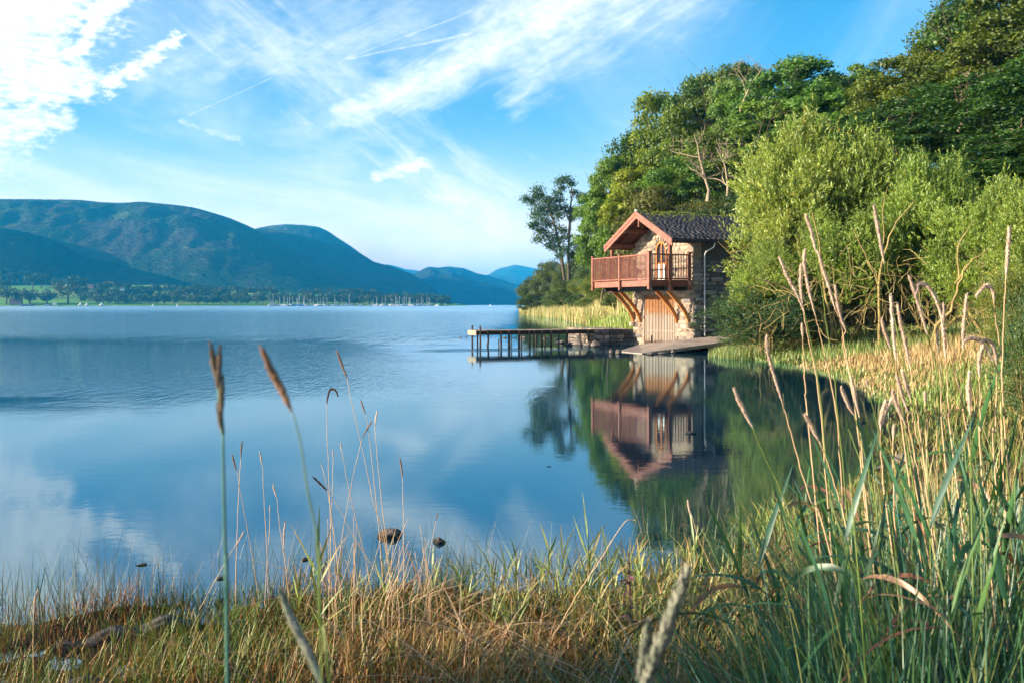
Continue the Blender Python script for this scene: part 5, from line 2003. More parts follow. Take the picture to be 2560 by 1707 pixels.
bandtop = [(200, 712), (240, 706), (300, 703), (350, 712), (420, 712), (480, 708), (540, 716), (600, 714), (660, 716), (720, 728), (780, 726), (840, 720), (880, 722), (930, 724), (960, 732), (1000, 728), (1050, 732), (1090, 740), (1115, 748), (1128, 758)]
bx, by = [p[0] for p in bandtop], [p[1] for p in bandtop]
k = 0
for row, (Y, off, hh_, stepx) in enumerate(((1660, 0, 26, 15), (1590, 12, 27, 15.5), (1520, 24, 27, 16.5), (1456, 99, 27, 19))):
    px = 205 + row * 3 + (30 if row == 3 else 0)
    while px < 1128:
        top = np.interp(px, bx, by) + rr.uniform(-4, 5)
        h = hh_ * rr.uniform(.8, 1.2)
        pb = min(top + off + h, 764.2)
        if row == 3:
            pb = 764.0
            h = min(h, pb - top)
            if 676 < px < 770 or 400 < px < 0:
                px += stepx
                continue
        if 560 < px < 660 and row == 2:
            px += stepx * 1.6
        h = max(h, 8)
        dense = px > 640
        far_tree(px, pb, Y + max(0, (px - 1000)) * .4, h, rr.uniform(20, 34) if px < 1110 else 18,
                 'tree of the dense dark lakeside wood behind the moored yachts' if dense else 'tree of the mixed lakeside wood between the tents and the yachts',
                 'lakeside wood behind the yachts' if dense else 'lakeside wood beside the tents', k,
                 (1.0, 1.05, 1.1) if rr.rand() < .7 else (1.7, 1.15, 1.0))
        k += 1
        px += stepx * rr.uniform(.7, 1.3)

M_hull = simple('white_hull', (.42, .44, .46), (.52, .54, .55), .4, 2, 0)
M_hulld = simple('navy_hull', (.02, .03, .07), (.03, .05, .10), .4, 2, 0)
M_hullb = simple('blue_hull', (.05, .18, .45), (.07, .22, .5), .4, 2, 0)
M_mast = simple('mast_metal', (.5, .52, .55), (.6, .62, .64), .4, 2, 0)
M_sailc = simple('sail_cover', (.05, .12, .28), (.07, .16, .34), .7, 2, 0)


def hullmesh(L, B, Hh, mat):
    st = np.linspace(0, 1, 7)
    v, f = [], []
    for s in st:
        bw = B * (math.sin(math.pi * min(s * .62 + .22, 1)) ** .8) * (1 if s < .98 else .05)
        hh = Hh * (1 + .25 * s)
        x = (s - .5) * L
        v += [(x, -bw / 2, hh), (x, -bw * .38, .15), (x, 0, -.3), (x, bw * .38, .15), (x, bw / 2, hh)]
    for i in range(6):
        for j in range(4):
            a = i * 5 + j
            f.append((a, a + 1, a + 6, a + 5))
        f.append((i * 5 + 4, i * 5, i * 5 + 5, i * 5 + 9))
    f += [(0, 4, 3, 2, 1), (30, 31, 32, 33, 34)]
    b = MB()
    b.add(v, f)
    return b.mesh('hull', mat)


HM = [hullmesh(9.0, 2.8, 1.3, m_) for m_ in (M_hull, M_hulld, M_hullb)]
cabm = MB().cbox((-2.4, -.9, 1.2), (1.6, .9, 1.95), .2).mesh('cabin', M_hull)
mastm = MB().tube([(.5, 0, .8), (.5, 0, 11.5)], [.16, .11], 6).mesh('mast', M_mast)
boomm = MB().tube([(.4, 0, 2.6), (-3.4, 0, 2.5)], [.16, .13], 6).mesh('boom', M_sailc)
mA = [133, 180, 210, 290, 400, 500, 570, 640, 695, 790, 835, 880, 975, 995, 1130, 1220, 1300, 1370, 1465, 1555, 1750, 1905, 2072]
mB = [487, 550, 690, 745, 878, 930, 995, 1020, 1040, 1085, 1160, 1178, 1240, 1280, 1325, 1390, 1475, 1515, 1560, 1600, 1685, 1730, 1770, 1920]
boats = [660 + x * .102 for x in mA] + [880 + x * .1105 for x in mB]
hues = ['white', 'navy', 'blue']
for k, px in enumerate(boats):
    rs = np.random.RandomState(900 + k)
    Y = rs.uniform(1395, 1420)
    hk = 1 if px in (boats[0], boats[7], boats[8], boats[17]) else (2 if rs.rand() < .08 else 0)
    hs = rs.uniform(.85, 1.2) * (1.25 if k in (2, 7, 11, 20, 22) else 1)
    t = empty('sailing_yacht', ((px - 1280) * Y / F, Y, 0), rs.choice([0, math.pi]) + rs.uniform(-.7, .7))
    where = ('moored before the pale lawn left of the long wood' if px < 800 else 'moored before the dark wood in mid shore' if px < 920 else 'in the close row of masts near the wooded point')
    if px > 1090:
        where = 'moored alone nearest the wooded point'
    if k == 22:
        where = 'standing apart with the tallest mast in mid shore'
    tag(t, f'{hues[hk]} hulled sailing yacht {where}', 'yacht', 'yachts moored along the far shore')
    place('hull', HM[hk], t, sc=(hs, hs, hs))
    place('cabin', cabm, t, sc=(hs, hs, hs))
    place('mast', mastm, t, sc=(hs * 1.2, hs * 1.2, hs))
    place('boom', boomm, t, sc=(hs, hs, hs))
# small motor boats on the left
for (px, py, hk, L, lab) in ((55, 764, 2, .8, 'low blue motor boat at the left of the far shore'), (75, 764, 1, 1.3, 'navy cabin boat moored before the reddish far building'), (118, 764, 0, 1.2, 'white cabin cruiser on the far shore left of the caravan'),
                             (902, 764, 0, .9, 'long low white launch off the dark wood'), (924, 764, 0, .6, 'small pinkish white boat right of the long launch')):
    Y = 1400
    t = empty('motor_boat', ((px - 1280) * Y / F, Y, 0), .2)
    tag(t, lab, 'boat')
    place('hull', HM[hk], t, sc=(L, 1, 1))
    place('cabin', cabm, t, sc=(L, 1, 1.1))
# bell tents
M_tent = simple('tent_canvas', (.72, .70, .66), (.80, .78, .74), .8, 2, 0)
for k, (px, lab) in enumerate(((201, 'white bell tent, leftmost of the three on the far shore'), (217, 'white bell tent in the middle of the three on the far shore'), (254, 'white bell tent standing apart to the right on the far shore'))):
    Y = 1442
    b = MB()
    n_ = 12
    v = [(3.1 * math.cos(a / n_ * 6.283), 3.1 * math.sin(a / n_ * 6.283), 0) for a in range(n_)] + [(2.9 * math.cos(a / n_ * 6.283), 2.9 * math.sin(a / n_ * 6.283), .7) for a in range(n_)] + \
        [(1.1 * math.cos(a / n_ * 6.283), 1.1 * math.sin(a / n_ * 6.283), 2.5) for a in range(n_)] + [(0, 0, 4.1)]
    f = [(r_ * n_ + a, r_ * n_ + (a + 1) % n_, (r_ + 1) * n_ + (a + 1) % n_, (r_ + 1) * n_ + a) for r_ in (0, 1) for a in range(n_)] + [(24 + a, 24 + (a + 1) % n_, 36) for a in range(n_)]
    b.add(v, f)
    t = empty('bell_tent', ((px - 1280) * Y / F, Y, .8))
    tag(t, lab, 'tent', 'white bell tents')
    b.build('canvas', M_tent, t)
    MB().box((-.5, -3.18, .02), (.5, -2.9, 1.5)).build('doorway', M_inside, t)
# far buildings
M_brick = simple('far_brick', (.30, .16, .13), (.38, .22, .18), .9, 1, 0)
M_roofr = simple('far_roof', (.10, .07, .08), (.15, .11, .11), .9, 1, 0)


def house(px, py, Y, w, d, h, rh, wall_m, label, name='cottage', rz=.2, cat='house', win=3):
    t = empty(name, ((px - 1280) * Y / F, Y, CH - (py - HZ) * Y / F), rz)
    tag(t, label, cat)
    MB().box((-w / 2, -d / 2, -1), (w / 2, d / 2, h)).build('wall', wall_m, t)
    b = MB()
    b.add([(-w / 2 - .4, -d / 2 - .4, h + .01), (w / 2 + .4, -d / 2 - .4, h + .01), (w / 2 + .4, d / 2 + .4, h + .01), (-w / 2 - .4, d / 2 + .4, h + .01), (-w / 2 - .4, 0, h + rh), (w / 2 + .4, 0, h + rh)],
          [(0, 1, 5, 4), (2, 3, 4, 5), (0, 4, 3), (1, 2, 5), (3, 2, 1, 0)])
    b.build('roof', M_roofr, t)
    for k in range(win):
        x = -w / 2 + w * (k + .5) / win
        MB().box((x - .6, -d / 2 - .06, h * .35), (x + .6, -d / 2 - .01, h * .7)).build('window', M_glass, t)


house(40, 761, 1448, 16, 9, 4.2, 4, M_brick, 'reddish gabled building among the trees at the far left shore', 'lakeside_building', .25, 'building', 4)
house(227, 720, 1640, 9, 6, 2.6, 2.6, M_brick, 'small pinkish cottage between hedges on the far slope', 'cottage', .1)
house(276, 712, 1680, 8, 6, 3, 2.2, M_white, 'small white cottage among the far trees above the tents', 'cottage', -.2)
house(306, 726, 1580, 6, 5, 3, 2, M_white, 'little white house half hidden in the far wood', 'cottage', .3)
cv = empty('caravan', ((137 - 1280) * 1438 / F, 1438, 1.0))
tag(cv, 'pale blue-white caravan parked on the far shore between brown trees', 'caravan')
MB().cbox((-3.2, -1.2, .5), (3.2, 1.2, 3.2), .3).build('body', M_hull, cv)
MB().box((-2.4, -1.23, 1.6), (-.6, -1.21, 2.5)).build('window', M_glass, cv)
MB().box((.6, -1.23, 1.6), (2.4, -1.21, 2.5)).build('window', M_glass, cv)
MB().tube([(-.4, -1.15, .35), (-.4, -.9, .35)], .4, 10).build('wheel', M_gutter, cv)
for px, lab in ((382, 'pale conical buoy, the left of two floating off the far wood'), (443, 'pale conical buoy, the right of two floating off the far wood'), (1226, 'tiny white buoy alone under the misty fells')):
    Y = 1350
    t = MB().tube([(0, 0, -.5), (0, 0, .3), (0, 0, .9), (0, 0, 2.8)], [1.0, 1.1, .8, .15], 8).build('buoy', M_tent)
    t.location = ((px - 1280) * Y / F, Y, 0)
    tag(t, lab, 'buoy')
# post and rail fence across the far field
ft = empty('field_fence', (0, 0, 0))
tag(ft, 'dark post and rail fence crossing the far green field', 'fence')
pts = []
for k in range(26):
    px = 6 + k * 5.6
    py = 712 + (px / 150.0) * 16
    Y = 1640 - 0
    X_ = (px - 1280) * Y / F
    z_ = float(farm_h(np.array([X_]), np.array([float(Y)]))[0])
    pts.append((X_, Y, z_))
for p_ in pts:
    MB().box((p_[0] - .12, p_[1] - .12, p_[2] - .3), (p_[0] + .12, p_[1] + .12, p_[2] + 1.4)).build('post', M_darkwood, ft)
for a, c in zip(pts[:-1], pts[1:]):
    MB().bar((a[0], a[1] - .15, a[2] + .9), (c[0], c[1] - .15, c[2] + .9), .08, .2).build('rail', M_darkwood, ft)

# ------------------------------------------------------------------ tall stalks with seed heads, in front
M_straw = simple('straw_stem', (.46, .30, .17), (.60, .43, .25), .6, 5, 0, (1, 1, .2), .3, .1)
M_greenstem = simple('green_stem', (.10, .16, .035), (.17, .22, .05), .5, 5, 0, (1, 1, .2), .4, .1)
M_teal = simple('blue_green_stem', (.03, .12, .10), (.05, .15, .11), .5, 5, 0, (1, 1, .2), .4)
M_head = simple('seed_head', (.52, .39, .29), (.70, .56, .44), .9, 30, .0, (1, 1, 1), .1, .1)
M_headbrown = simple('brown_seed_head', (.20, .11, .06), (.32, .19, .11), .9, 30, .0, (1, 1, 1), .1, .1)
M_headdark = simple('dark_seed_head', (.05, .025, .02), (.10, .05, .035), .9, 30, .0, (1, 1, 1), .1, .1)
M_headgrey = simple('grey_green_head', (.16, .21, .15), (.34, .32, .26), .9, 20, .0, (1, 1, 1), .1)

M_headolive = simple('olive_brown_head', (.07, .065, .04), (.17, .12, .095), .9, 20, .0, (1, 1, 1), .1, .1)


def spline(pts, n):
    pts = [Vector(p) for p in pts]
    P = [pts[0] * 2 - pts[1]] + pts + [pts[-1] * 2 - pts[-2]]
    o = []
    m = len(pts) - 1
    for i in range(n + 1):
        t = i / n * m
        k = min(int(t), m - 1)
        u = t - k
        a, b_, c, d = P[k], P[k + 1], P[k + 2], P[k + 3]
        o.append(0.5 * ((2 * b_) + (c - a) * u + (2 * a - 5 * b_ + 4 * c - d) * u * u + (3 * b_ - a - 3 * c + d) * u * u * u))
    return o


def seed_head(path, r, mat, rs, fluff=1.0, name='seed_head', parent=None, nb=150, full=.8):
    """a spike built of many small overlapping husks round a core"""
    pts = spline(path, 16)
    b = MB()
    rad = []
    for i in range(17):
        t = i / 16
        rad.append(r * full * (math.sin(math.pi * (0.10 + .86 * t)) ** .55) * rs.uniform(.7, 1.1))
    b.tube(pts, rad, 6)
    V, Fq = list(b.v), list(b.f)
    L = sum((pts[i + 1] - pts[i]).length for i in range(16))
    for k in range(nb):
        t = rs.rand()
        i = min(int(t * 16), 15)
        c = pts[i].lerp(pts[i + 1], t * 16 - i)
        d = (pts[i] - pts[i + 1]).normalized()
        a = rs.uniform(0, 6.283)
        s1 = d.cross(Vector((.3, .2, .9))).normalized()
        s2 = d.cross(s1)
        o = s1 * math.cos(a) + s2 * math.sin(a)
        env = math.sin(math.pi * (0.08 + .88 * t)) ** .5
        p0 = c + o * rad[i] * .6
        tip = c + o * r * env * rs.uniform(.95, 1.45) * fluff + d * r * rs.uniform(1.2, 2.6)
        w = o.cross(d) * r * .28
        mid = (p0 + tip) / 2
        q = len(V)
        V += [p0, mid + w, tip, mid - w]
        Fq.append((q, q + 1, q + 2, q + 3))
    me = bpy.data.meshes.new(name)
    me.from_pydata([tuple(v) for v in V], [], [list(f_) for f_ in Fq])
    me.materials.append(mat)
    return place(name, me, parent)


def stalk(stem, head, Y, label, r=.0022, hr=.008, sm=None, hm=None, group=None, name='seed_stalk', cat='grass stalk', down=True, dY=0.0, fluff=1.0, nb=150, seed=0, base=None, full=.8):
    """stem and head given as photo points (stem from the head downwards)"""
    rs = np.random.RandomState(seed + int(stem[0][0]))
    W0 = [W(x, y, Y + dY * i) for i, (x, y) in enumerate(stem)]
    if down:
        last, prev = W0[-1], W0[-2]
        gz = float(H(np.array([last.x]), np.array([last.y]))[0])
        if last.z > gz:
            d = (last - prev)
            k = (last.z - gz + .03) / max(-d.z, 1e-3)
            dx = max(min(d.x * k, .35), -.35) * .7
            W0.append(Vector((last.x + dx, last.y, gz - .03)))
    org = W0[-1].copy()
    t = empty(name, org)
    tag(t, label, cat, group)
    pts = [p - org for p in spline(W0, 6 * (len(W0) - 1))]
    for p in pts[1:-1]:
        p += Vector(rs.normal(0, r * (.35 if Y > 1.5 else .08), 3))
    n_ = len(pts)
    MB().tube(pts, [r * (.55 + .45 * i / n_) for i in range(n_)], 5).build('stem', sm or M_straw, t, True)
    if head:
        seed_head([W(x, y, Y) - org for (x, y) in head], hr, hm or M_head, rs, fluff, 'seed_head', t, nb, full)
    return t


def c4(x, y):
    return (1700 + x * .3827, 500 + y * .3827)


GRR = 'tall buff seed heads among the reeds on the right'
right = [
    ([(655, 390), (700, 500), (760, 610), (810, 725)], [(850, 900), (900, 1150), (945, 1568)], 'buff head leaning left, in front of the willow beside two upright heads', 3.3),
    ([(790, 440), (788, 560), (800, 690)], [(830, 860), (890, 1150), (930, 1500), (960, 1900)], 'slender upright buff head overlapping the left-leaning one', 3.4),
    ([(815, 335), (812, 420), (840, 580), (878, 735)], [(920, 900), (990, 1200), (1040, 1568), (1060, 1900)], 'buff head with pointed tip just right of the slender upright one', 3.2),
    ([(825, 115), (850, 180), (870, 260), (890, 345)], [(905, 450), (930, 620), (960, 820), (1010, 1200), (1060, 1700)], 'high buff head with a broken blunt tip near the willow top', 3.3),
    ([(905, 350), (930, 440), (970, 560), (1010, 700)], [(1060, 850), (1110, 1150), (1170, 1568), (1200, 1900)], 'long ragged head hanging below the broken blunt one', 3.2),
    ([(1015, 575), (1030, 680), (1048, 760), (1085, 860)], [(1060, 920), (1100, 1100), (1160, 1400), (1220, 1800)], 'head tucked low to the right of the long ragged one', 3.3),
    ([(1268, 50), (1285, 140), (1310, 280), (1332, 410)], [(1345, 510), (1370, 620), (1430, 900), (1500, 1250), (1580, 1650)], 'tall pointed buff head, highest of the middle of the reeds', 3.1),
    ([(1378, 635), (1385, 740), (1395, 880), (1410, 1040)], [(1415, 1150), (1440, 1400), (1480, 1700)], 'thick buff head directly below the tall pointed one', 3.0),
    ([(1423, 695), (1440, 800), (1470, 930), (1500, 1080)], [(1530, 1250), (1560, 1450), (1600, 1750)], 'buff head close to the right of the thick one', 3.1),
    ([(1500, 510), (1535, 610), (1575, 740), (1615, 880)], [(1640, 960), (1680, 1150), (1700, 1500), (1720, 1800)], 'buff head leaning left beside the white arched one', 3.0),
    ([(1545, 605), (1560, 555), (1600, 555), (1650, 610), (1690, 700), (1712, 790)], [(1740, 880), (1790, 1100), (1850, 1350), (1900, 1700)], 'pale head arched over like a hook, with a feathery white end', 3.0),
    ([(1722, 690), (1718, 800), (1724, 900), (1735, 1030)], [(1745, 1150), (1760, 1400), (1790, 1700)], 'straight buff head right under the hooked one', 3.0),
    ([(1872, 635), (1862, 740), (1850, 860), (1850, 980)], [(1855, 1100), (1860, 1350), (1870, 1700)], 'upright buff head beside the yellow lichened trunk', 3.1),
    ([(1940, 622), (1975, 580), (2015, 565), (2045, 610), (2052, 662)], [(2060, 760), (2085, 930), (2110, 1200), (2130, 1600)], 'thin drooping head curving over to the left near the right edge', 3.1),
    ([(2150, 195), (2145, 290), (2138, 400), (2130, 500)], [(2120, 700), (2110, 900), (2105, 1200), (2110, 1700)], 'tallest straight buff head near the right edge', 2.9),
    ([(1868, 918), (1900, 903), (1950, 915), (2000, 965), (2045, 1055)], [(2080, 1150), (2110, 1400), (2130, 1700)], 'pale head bowed to the left low near the right edge', 2.9),
    ([(1978, 955), (1962, 1010), (1955, 1080), (1957, 1155)], [(1960, 1300), (1965, 1500), (1975, 1800)], 'hanging pale head under the bowed one near the right edge', 2.9),
    ([(2000, 915), (2040, 950), (2060, 1010), (2066, 1065)], [(2070, 1200), (2060, 1500), (2060, 1800)], 'small pale drooping head furthest to the right in the reeds', 2.9),
    ([(1320, 790), (1335, 850), (1355, 910), (1378, 972)], [(1400, 1080), (1460, 1400), (1500, 1700)], 'narrow short head left of the thick buff one', 3.2),
    ([(1685, 860), (1680, 920), (1690, 1010)], [(1700, 1150), (1710, 1400), (1730, 1700)], 'faint short head between the hooked one and the straight one', 3.4),
    ([(565, 910), (575, 1000), (610, 1130), (665, 1310)], [(690, 1400), (760, 1650), (850, 1950), (980, 2300)], 'long pale head leaning left over the dark reflection', 2.9),
    ([(360, 1250), (390, 1320), (430, 1400), (475, 1485)], [(540, 1650), (640, 1850), (760, 2150), (900, 2500)], 'pale head furthest left above the dark reflected water', 2.8),
    ([(798, 820), (802, 900)], [(806, 1000), (820, 1250), (850, 1600)], 'bare straw stalk with hardly any head, left of the reeds', 3.2),
    ([(1120, 1168), (1135, 1240), (1150, 1320), (1168, 1400)], [(1180, 1500), (1200, 1800), (1230, 2100)], 'short pale head over the dark water left of a crossed pair', 3.0),
    ([(1060, 1242), (1080, 1290), (1105, 1350), (1138, 1405)], [(1180, 1550), (1240, 1800), (1290, 2100)], 'thin head leaning left below the meadow edge', 3.0),
    ([(1393, 1260), (1410, 1320), (1440, 1390), (1468, 1455)], [(1500, 1600), (1540, 1850), (1580, 2100)], 'thick short head leaning left above the green blades', 2.8),
    ([(1340, 1325), (1325, 1380), (1312, 1440), (1310, 1500)], [(1310, 1600), (1330, 1850), (1360, 2100)], 'left head of a curved pair over the dark water', 2.9),
    ([(1385, 1295), (1350, 1360), (1330, 1420), (1325, 1470)], [(1325, 1600), (1350, 1850), (1380, 2100)], 'right head of a curved pair over the dark water', 2.9),
    ([(1420, 1165), (1440, 1230), (1460, 1300), (1482, 1365)], [(1500, 1500), (1560, 1800), (1620, 2100)], 'pale head half way up, left of its close neighbour', 3.0),
    ([(1455, 1128), (1470, 1180), (1488, 1240), (1507, 1300)], [(1530, 1450), (1590, 1750), (1640, 2100)], 'pale head half way up, close right neighbour of another', 3.05),
    ([(1890, 1138), (1885, 1220), (1888, 1300), (1896, 1400)], [(1900, 1550), (1910, 1800), (1930, 2100)], 'upright pale head above the green blades on the right', 2.8),
    ([(825, 1418), (850, 1460), (880, 1520), (912, 1580)], [(960, 1700), (1040, 1950), (1110, 2250)], 'pale head leaning left low over the dark water', 2.8),
    ([(1600, 1265), (1602, 1330)], [(1604, 1450), (1620, 1800), (1640, 2100)], 'thin little head standing between green blades', 2.9),
    ([(1220, 1190), (1228, 1220)], [(1260, 1350), (1310, 1550), (1360, 1900)], 'fine straw stalk crossing the dark water with a tiny head', 3.1),
    ([(1398, 1480), (1393, 1560)], [(1392, 1700), (1400, 2000), (1420, 2300)], 'short narrow head low between the green blades', 2.8),
]
for k, (hd, st_, lab, Y) in enumerate(right):
    hd2 = [c4(*p) for p in hd]
    st2 = [hd2[-1]] + [c4(*p) for p in st_]
    L = sum(math.dist(hd2[i], hd2[i + 1]) for i in range(len(hd2) - 1))
    stalk(st2, hd2, Y, lab, .0026, .0064 if L > 60 else .0045, M_straw if k % 3 else M_greenstem, M_head, GRR, dY=.03, seed=k, nb=300, fluff=1.1, full=.62)

# out of focus stalks right at the lens
stalk([(557, 1080), (560, 1250), (566, 1500), (570, 1760)], None, .88, 'tall blurred blue-green grass stem close to the lens with stacked dark spikelets', .0022, sm=M_teal, cat='grass stalk')
t_blur = bpy.data.objects[-1] if False else None
bl = [o for o in scene.objects if o.get('label', '').startswith('tall blurred blue-green')][0]
for (a, c, r_) in (((528, 872), (546, 960), .0042), ((549, 880), (543, 975), .0042), ((555, 955), (551, 1065), .0040), ((545, 1015), (556, 1085), .0030)):
    seed_head([W(*a, .88) - bl.location, W((a[0] + c[0]) / 2, (a[1] + c[1]) / 2, .88) - bl.location, W(*c, .88) - bl.location], r_, M_headolive, np.random.RandomState(int(a[0])), .6, 'seed_head', bl, 60)
MB().tube([W(546, 960, .88) - bl.location, W(552, 1030, .88) - bl.location, W(557, 1085, .88) - bl.location], .0019, 6).build('stem_top', M_teal, bl)
stalk([(732, 1030), (752, 1110), (770, 1230), (792, 1350), (800, 1560), (806, 1760)], [(660, 885), (680, 930), (705, 975), (730, 1030)], .80, 'blurred brown head leaning left on a thin stem close to the lens', .0010, .0042, M_greenstem, M_headbrown, fluff=.7)
stalk([(812, 1720), (830, 1800), (845, 1900)], [(706, 1490), (735, 1560), (775, 1640), (812, 1720)], .85, 'blurred dark grey head low in front, leaning left', .0015, .0050, M_greenstem, M_headgrey, fluff=.7)
bl2 = empty('broad_grass_head', W(1590, 1760, .80))
tag(bl2, 'big blurred grey-green grass head at the bottom, leaning right', 'grass stalk')
for k, (a, c, r_) in enumerate((((1712, 1440), (1650, 1600), .0052), ((1676, 1530), (1625, 1670), .0058), ((1640, 1610), (1595, 1750), .0058), ((1618, 1560), (1592, 1700), .0035))):
    seed_head([W(*a, .8) - bl2.location, W((a[0] + c[0]) / 2 + 4, (a[1] + c[1]) / 2, .8) - bl2.location, W(*c, .8) - bl2.location], r_, M_headgrey, np.random.RandomState(k), 1.15, 'seed_head', bl2, 240, .45)
gz = float(H(np.array([bl2.location.x]), np.array([.8]))[0])
MB().tube([W(1650, 1600, .8) - bl2.location, W(1600, 1740, .8) - bl2.location, Vector((-.03, 0, -.3)), Vector((-.05, 0, gz - bl2.location.z))], .0022, 6).build('stem', M_teal, bl2)

# slender dry stalks in front of the water, left of centre (tip, head end, stem ...)
GL = 'dry grass stalks rising in front of the water'
left = [
    ([(843, 880), (855, 912), (868, 946)], [(880, 1010), (905, 1120), (935, 1260), (958, 1330), (985, 1520)], .006, M_headbrown, 'tallest dry stalk with a brown head crossing to the right'),
    ([(845, 990), (838, 975), (826, 974), (820, 990), (817, 1010)], [(818, 1100), (824, 1250), (826, 1400), (822, 1520)], .0055, M_headdark, 'dry stalk whose dark head droops over in a small hook'),
    ([(903, 1003), (908, 1018), (914, 1036)], [(925, 1110), (940, 1250), (952, 1380)], .004, M_headbrown, 'thin stalk with a short brown head right of the tallest one'),
    ([(943, 1028), (939, 1048), (937, 1068)], [(945, 1160), (955, 1260), (972, 1400)], .004, M_head, 'thin stalk with a pale narrow head, rightmost of the crossing group'),
    ([(930, 1052), (918, 1072), (905, 1096)], [(885, 1180), (862, 1300), (845, 1420)], .004, M_headbrown, 'stalk slanting left down across its neighbours'),
    ([(922, 1148), (1000, 1146)][1:] + [(1004, 1170), (1006, 1194)], [(1008, 1260), (1009, 1380), (1010, 1500)], .0045, M_headbrown, 'straight upright stalk standing alone over the big rock'),
    ([(605, 1105), (603, 1125), (602, 1144)], [(596, 1260), (590, 1420), (590, 1600)], .0045, M_headbrown, 'left upright stalk with a pale brown head near the blurred stem'),
    ([(581, 1138), (586, 1158), (592, 1178)], [(605, 1250), (620, 1330), (640, 1450), (655, 1540)], .0045, M_headbrown, 'stalk leaning left just behind the blurred stem'),
    ([(650, 1131), (653, 1148), (656, 1164)], [(662, 1280), (668, 1380), (672, 1520)], .004, M_head, 'upright stalk with a short pale head right of the blurred stem'),
    ([(683, 1212), (687, 1228), (692, 1244)], [(700, 1320), (712, 1400), (722, 1500)], .0045, M_head, 'stalk with a ragged pale head leaning slightly left'),
    ([(674, 1266), (675, 1284)], [(672, 1360), (665, 1450), (660, 1560)], .003, M_head, 'short stalk with a small pale head between two taller ones'),
    ([(713, 1303), (710, 1335), (710, 1368)], [(716, 1420), (722, 1480)], .005, M_head, 'short thick pale head right of the small one'),
    ([(785, 1194), (800, 1208), (818, 1226)], [(850, 1275), (890, 1350), (935, 1420), (980, 1500)], .006, M_headdark, 'dark stalk with a knobbly black-brown head slanting to the left'),
    ([(832, 1125), (833, 1145)], [(830, 1260), (826, 1380), (830, 1500)], .003, M_head, 'fine upright stalk with a tiny head beside the hooked one'),
    ([(851, 1108), (854, 1125)], [(868, 1200), (890, 1300), (915, 1400)], .003, M_head, 'fine stalk leaning left with a tiny pale head'),
    ([(803, 1160), (807, 1172)], [(820, 1230), (835, 1330), (848, 1450)], .0025, M_head, 'finest stalk, with hardly any head, left of the hooked one'),
    ([(608, 1330), (598, 1350), (584, 1370)], [(560, 1410), (500, 1520), (410, 1690)], .004, M_head, 'stalk slanting far down to the lower left'),
    ([(92, 1482), (88, 1500), (85, 1522)], [(83, 1600), (84, 1720)], .0055, M_head, 'single pale stalk at the lower left edge'),
    ([(1094, 1285), (1090, 1300)], [(1075, 1380), (1062, 1470), (1050, 1540)], .003, M_headbrown, 'thin reddish stalk behind the pointed rock'),
    ([(1720, 1256), (1724, 1275), (1732, 1296)], [(1748, 1350), (1790, 1440), (1840, 1540)], .006, M_head, 'leaning stalk with a pale knotted head before the dark reflection'),
]
for k, (hd, st_, hr_, hm_, lab) in enumerate(left):
    Y = 6.4 if k not in (17,) else 5.2
    if k in (19,):
        Y = 6.0
    stalk([hd[-1]] + st_, hd, Y, lab, .0028, hr_ * 1.5, M_straw, hm_, GL, down=True, seed=k * 3, nb=90, fluff=.9)
stalk([(1598, 1302), (1580, 1299), (1565, 1302), (1540, 1335), (1500, 1400), (1440, 1490), (1380, 1600)], None, 5.6, 'bent straw stalk with its broken tip pointing right', .0035, group=GL)
stalk([(1290, 1605), (1340, 1630), (1430, 1665), (1480, 1720)], None, 3.6, 'pale snapped stalk lying across the lower centre', .003, group=GL)
rs = np.random.RandomState(8)
for k in range(34):       # thin reddish stems without heads
    px, pt = rs.uniform(820, 1110), rs.uniform(1290, 1400)
    ln = rs.uniform(-60, 70)
    stalk([(px + ln, pt), (px + ln * .5, pt + 80), (px, 1500), (px - ln * .1, 1600)], None, rs.uniform(5.4, 6.3), 'thin reddish dry stem rising from the tangle below the big rock', .0022, group='thin reddish stems below the big rock', name='dry_stem', seed=k)

# ------------------------------------------------------------------ leafy green reeds, lower right
def ribbon(base, d0, L, w, droop, rs, twist=0.0, seg=9):
    """a long pointed leaf; returns verts and faces"""
    d = Vector(d0).normalized()
    p = Vector(base)
    side0 = d.cross(Vector((0, 0, 1)))
    if side0.length < .05:
        side0 = Vector((1, 0, 0))
    side0.normalize()
    V, Fq = [], []
    tw = rs.uniform(-.7, .7)
    for i in range(seg + 1):
        t = i / seg
        ww = w * min(1.0, .35 + t * 3.2) * (1 - t ** 2.2) + .0003
        side = (side0 * math.cos(tw + twist * t) + side0.cross(d) * math.sin(tw + twist * t)).normalized()
        nrm = side.cross(d).normalized()
        V += [p - side * ww, p - nrm * ww * .22, p + side * ww]
        d = (d + Vector((0, 0, -droop / seg)) + Vector(rs.normal(0, .025, 3))).normalized()
        p = p + d * (L / seg)
    for i in range(seg):
        a = i * 3
        Fq += [(a, a + 1, a + 4, a + 3), (a + 1, a + 2, a + 5, a + 4)]
    return V, Fq


LEAFC = [(.025, .095, .04), (.04, .12, .035), (.045, .13, .065), (.07, .15, .04), (.03, .10, .055)]
RUSTC = [(.24, .10, .055), (.18, .065, .04), (.30, .17, .09)]


def leafmesh(V, Fq, c0, c1, rs, name='leaf'):
    n_ = len(V)
    t = (np.arange(n_) / n_)[:, None] ** 1.6
    spots = 1 - .45 * (rs.rand(n_, 1) < .12)
    C = (np.array(c0) * (1 - t) + np.array(c1) * t) * spots
    return npmesh(name, V, np.array(Fq), M_reedleaf, C, True)


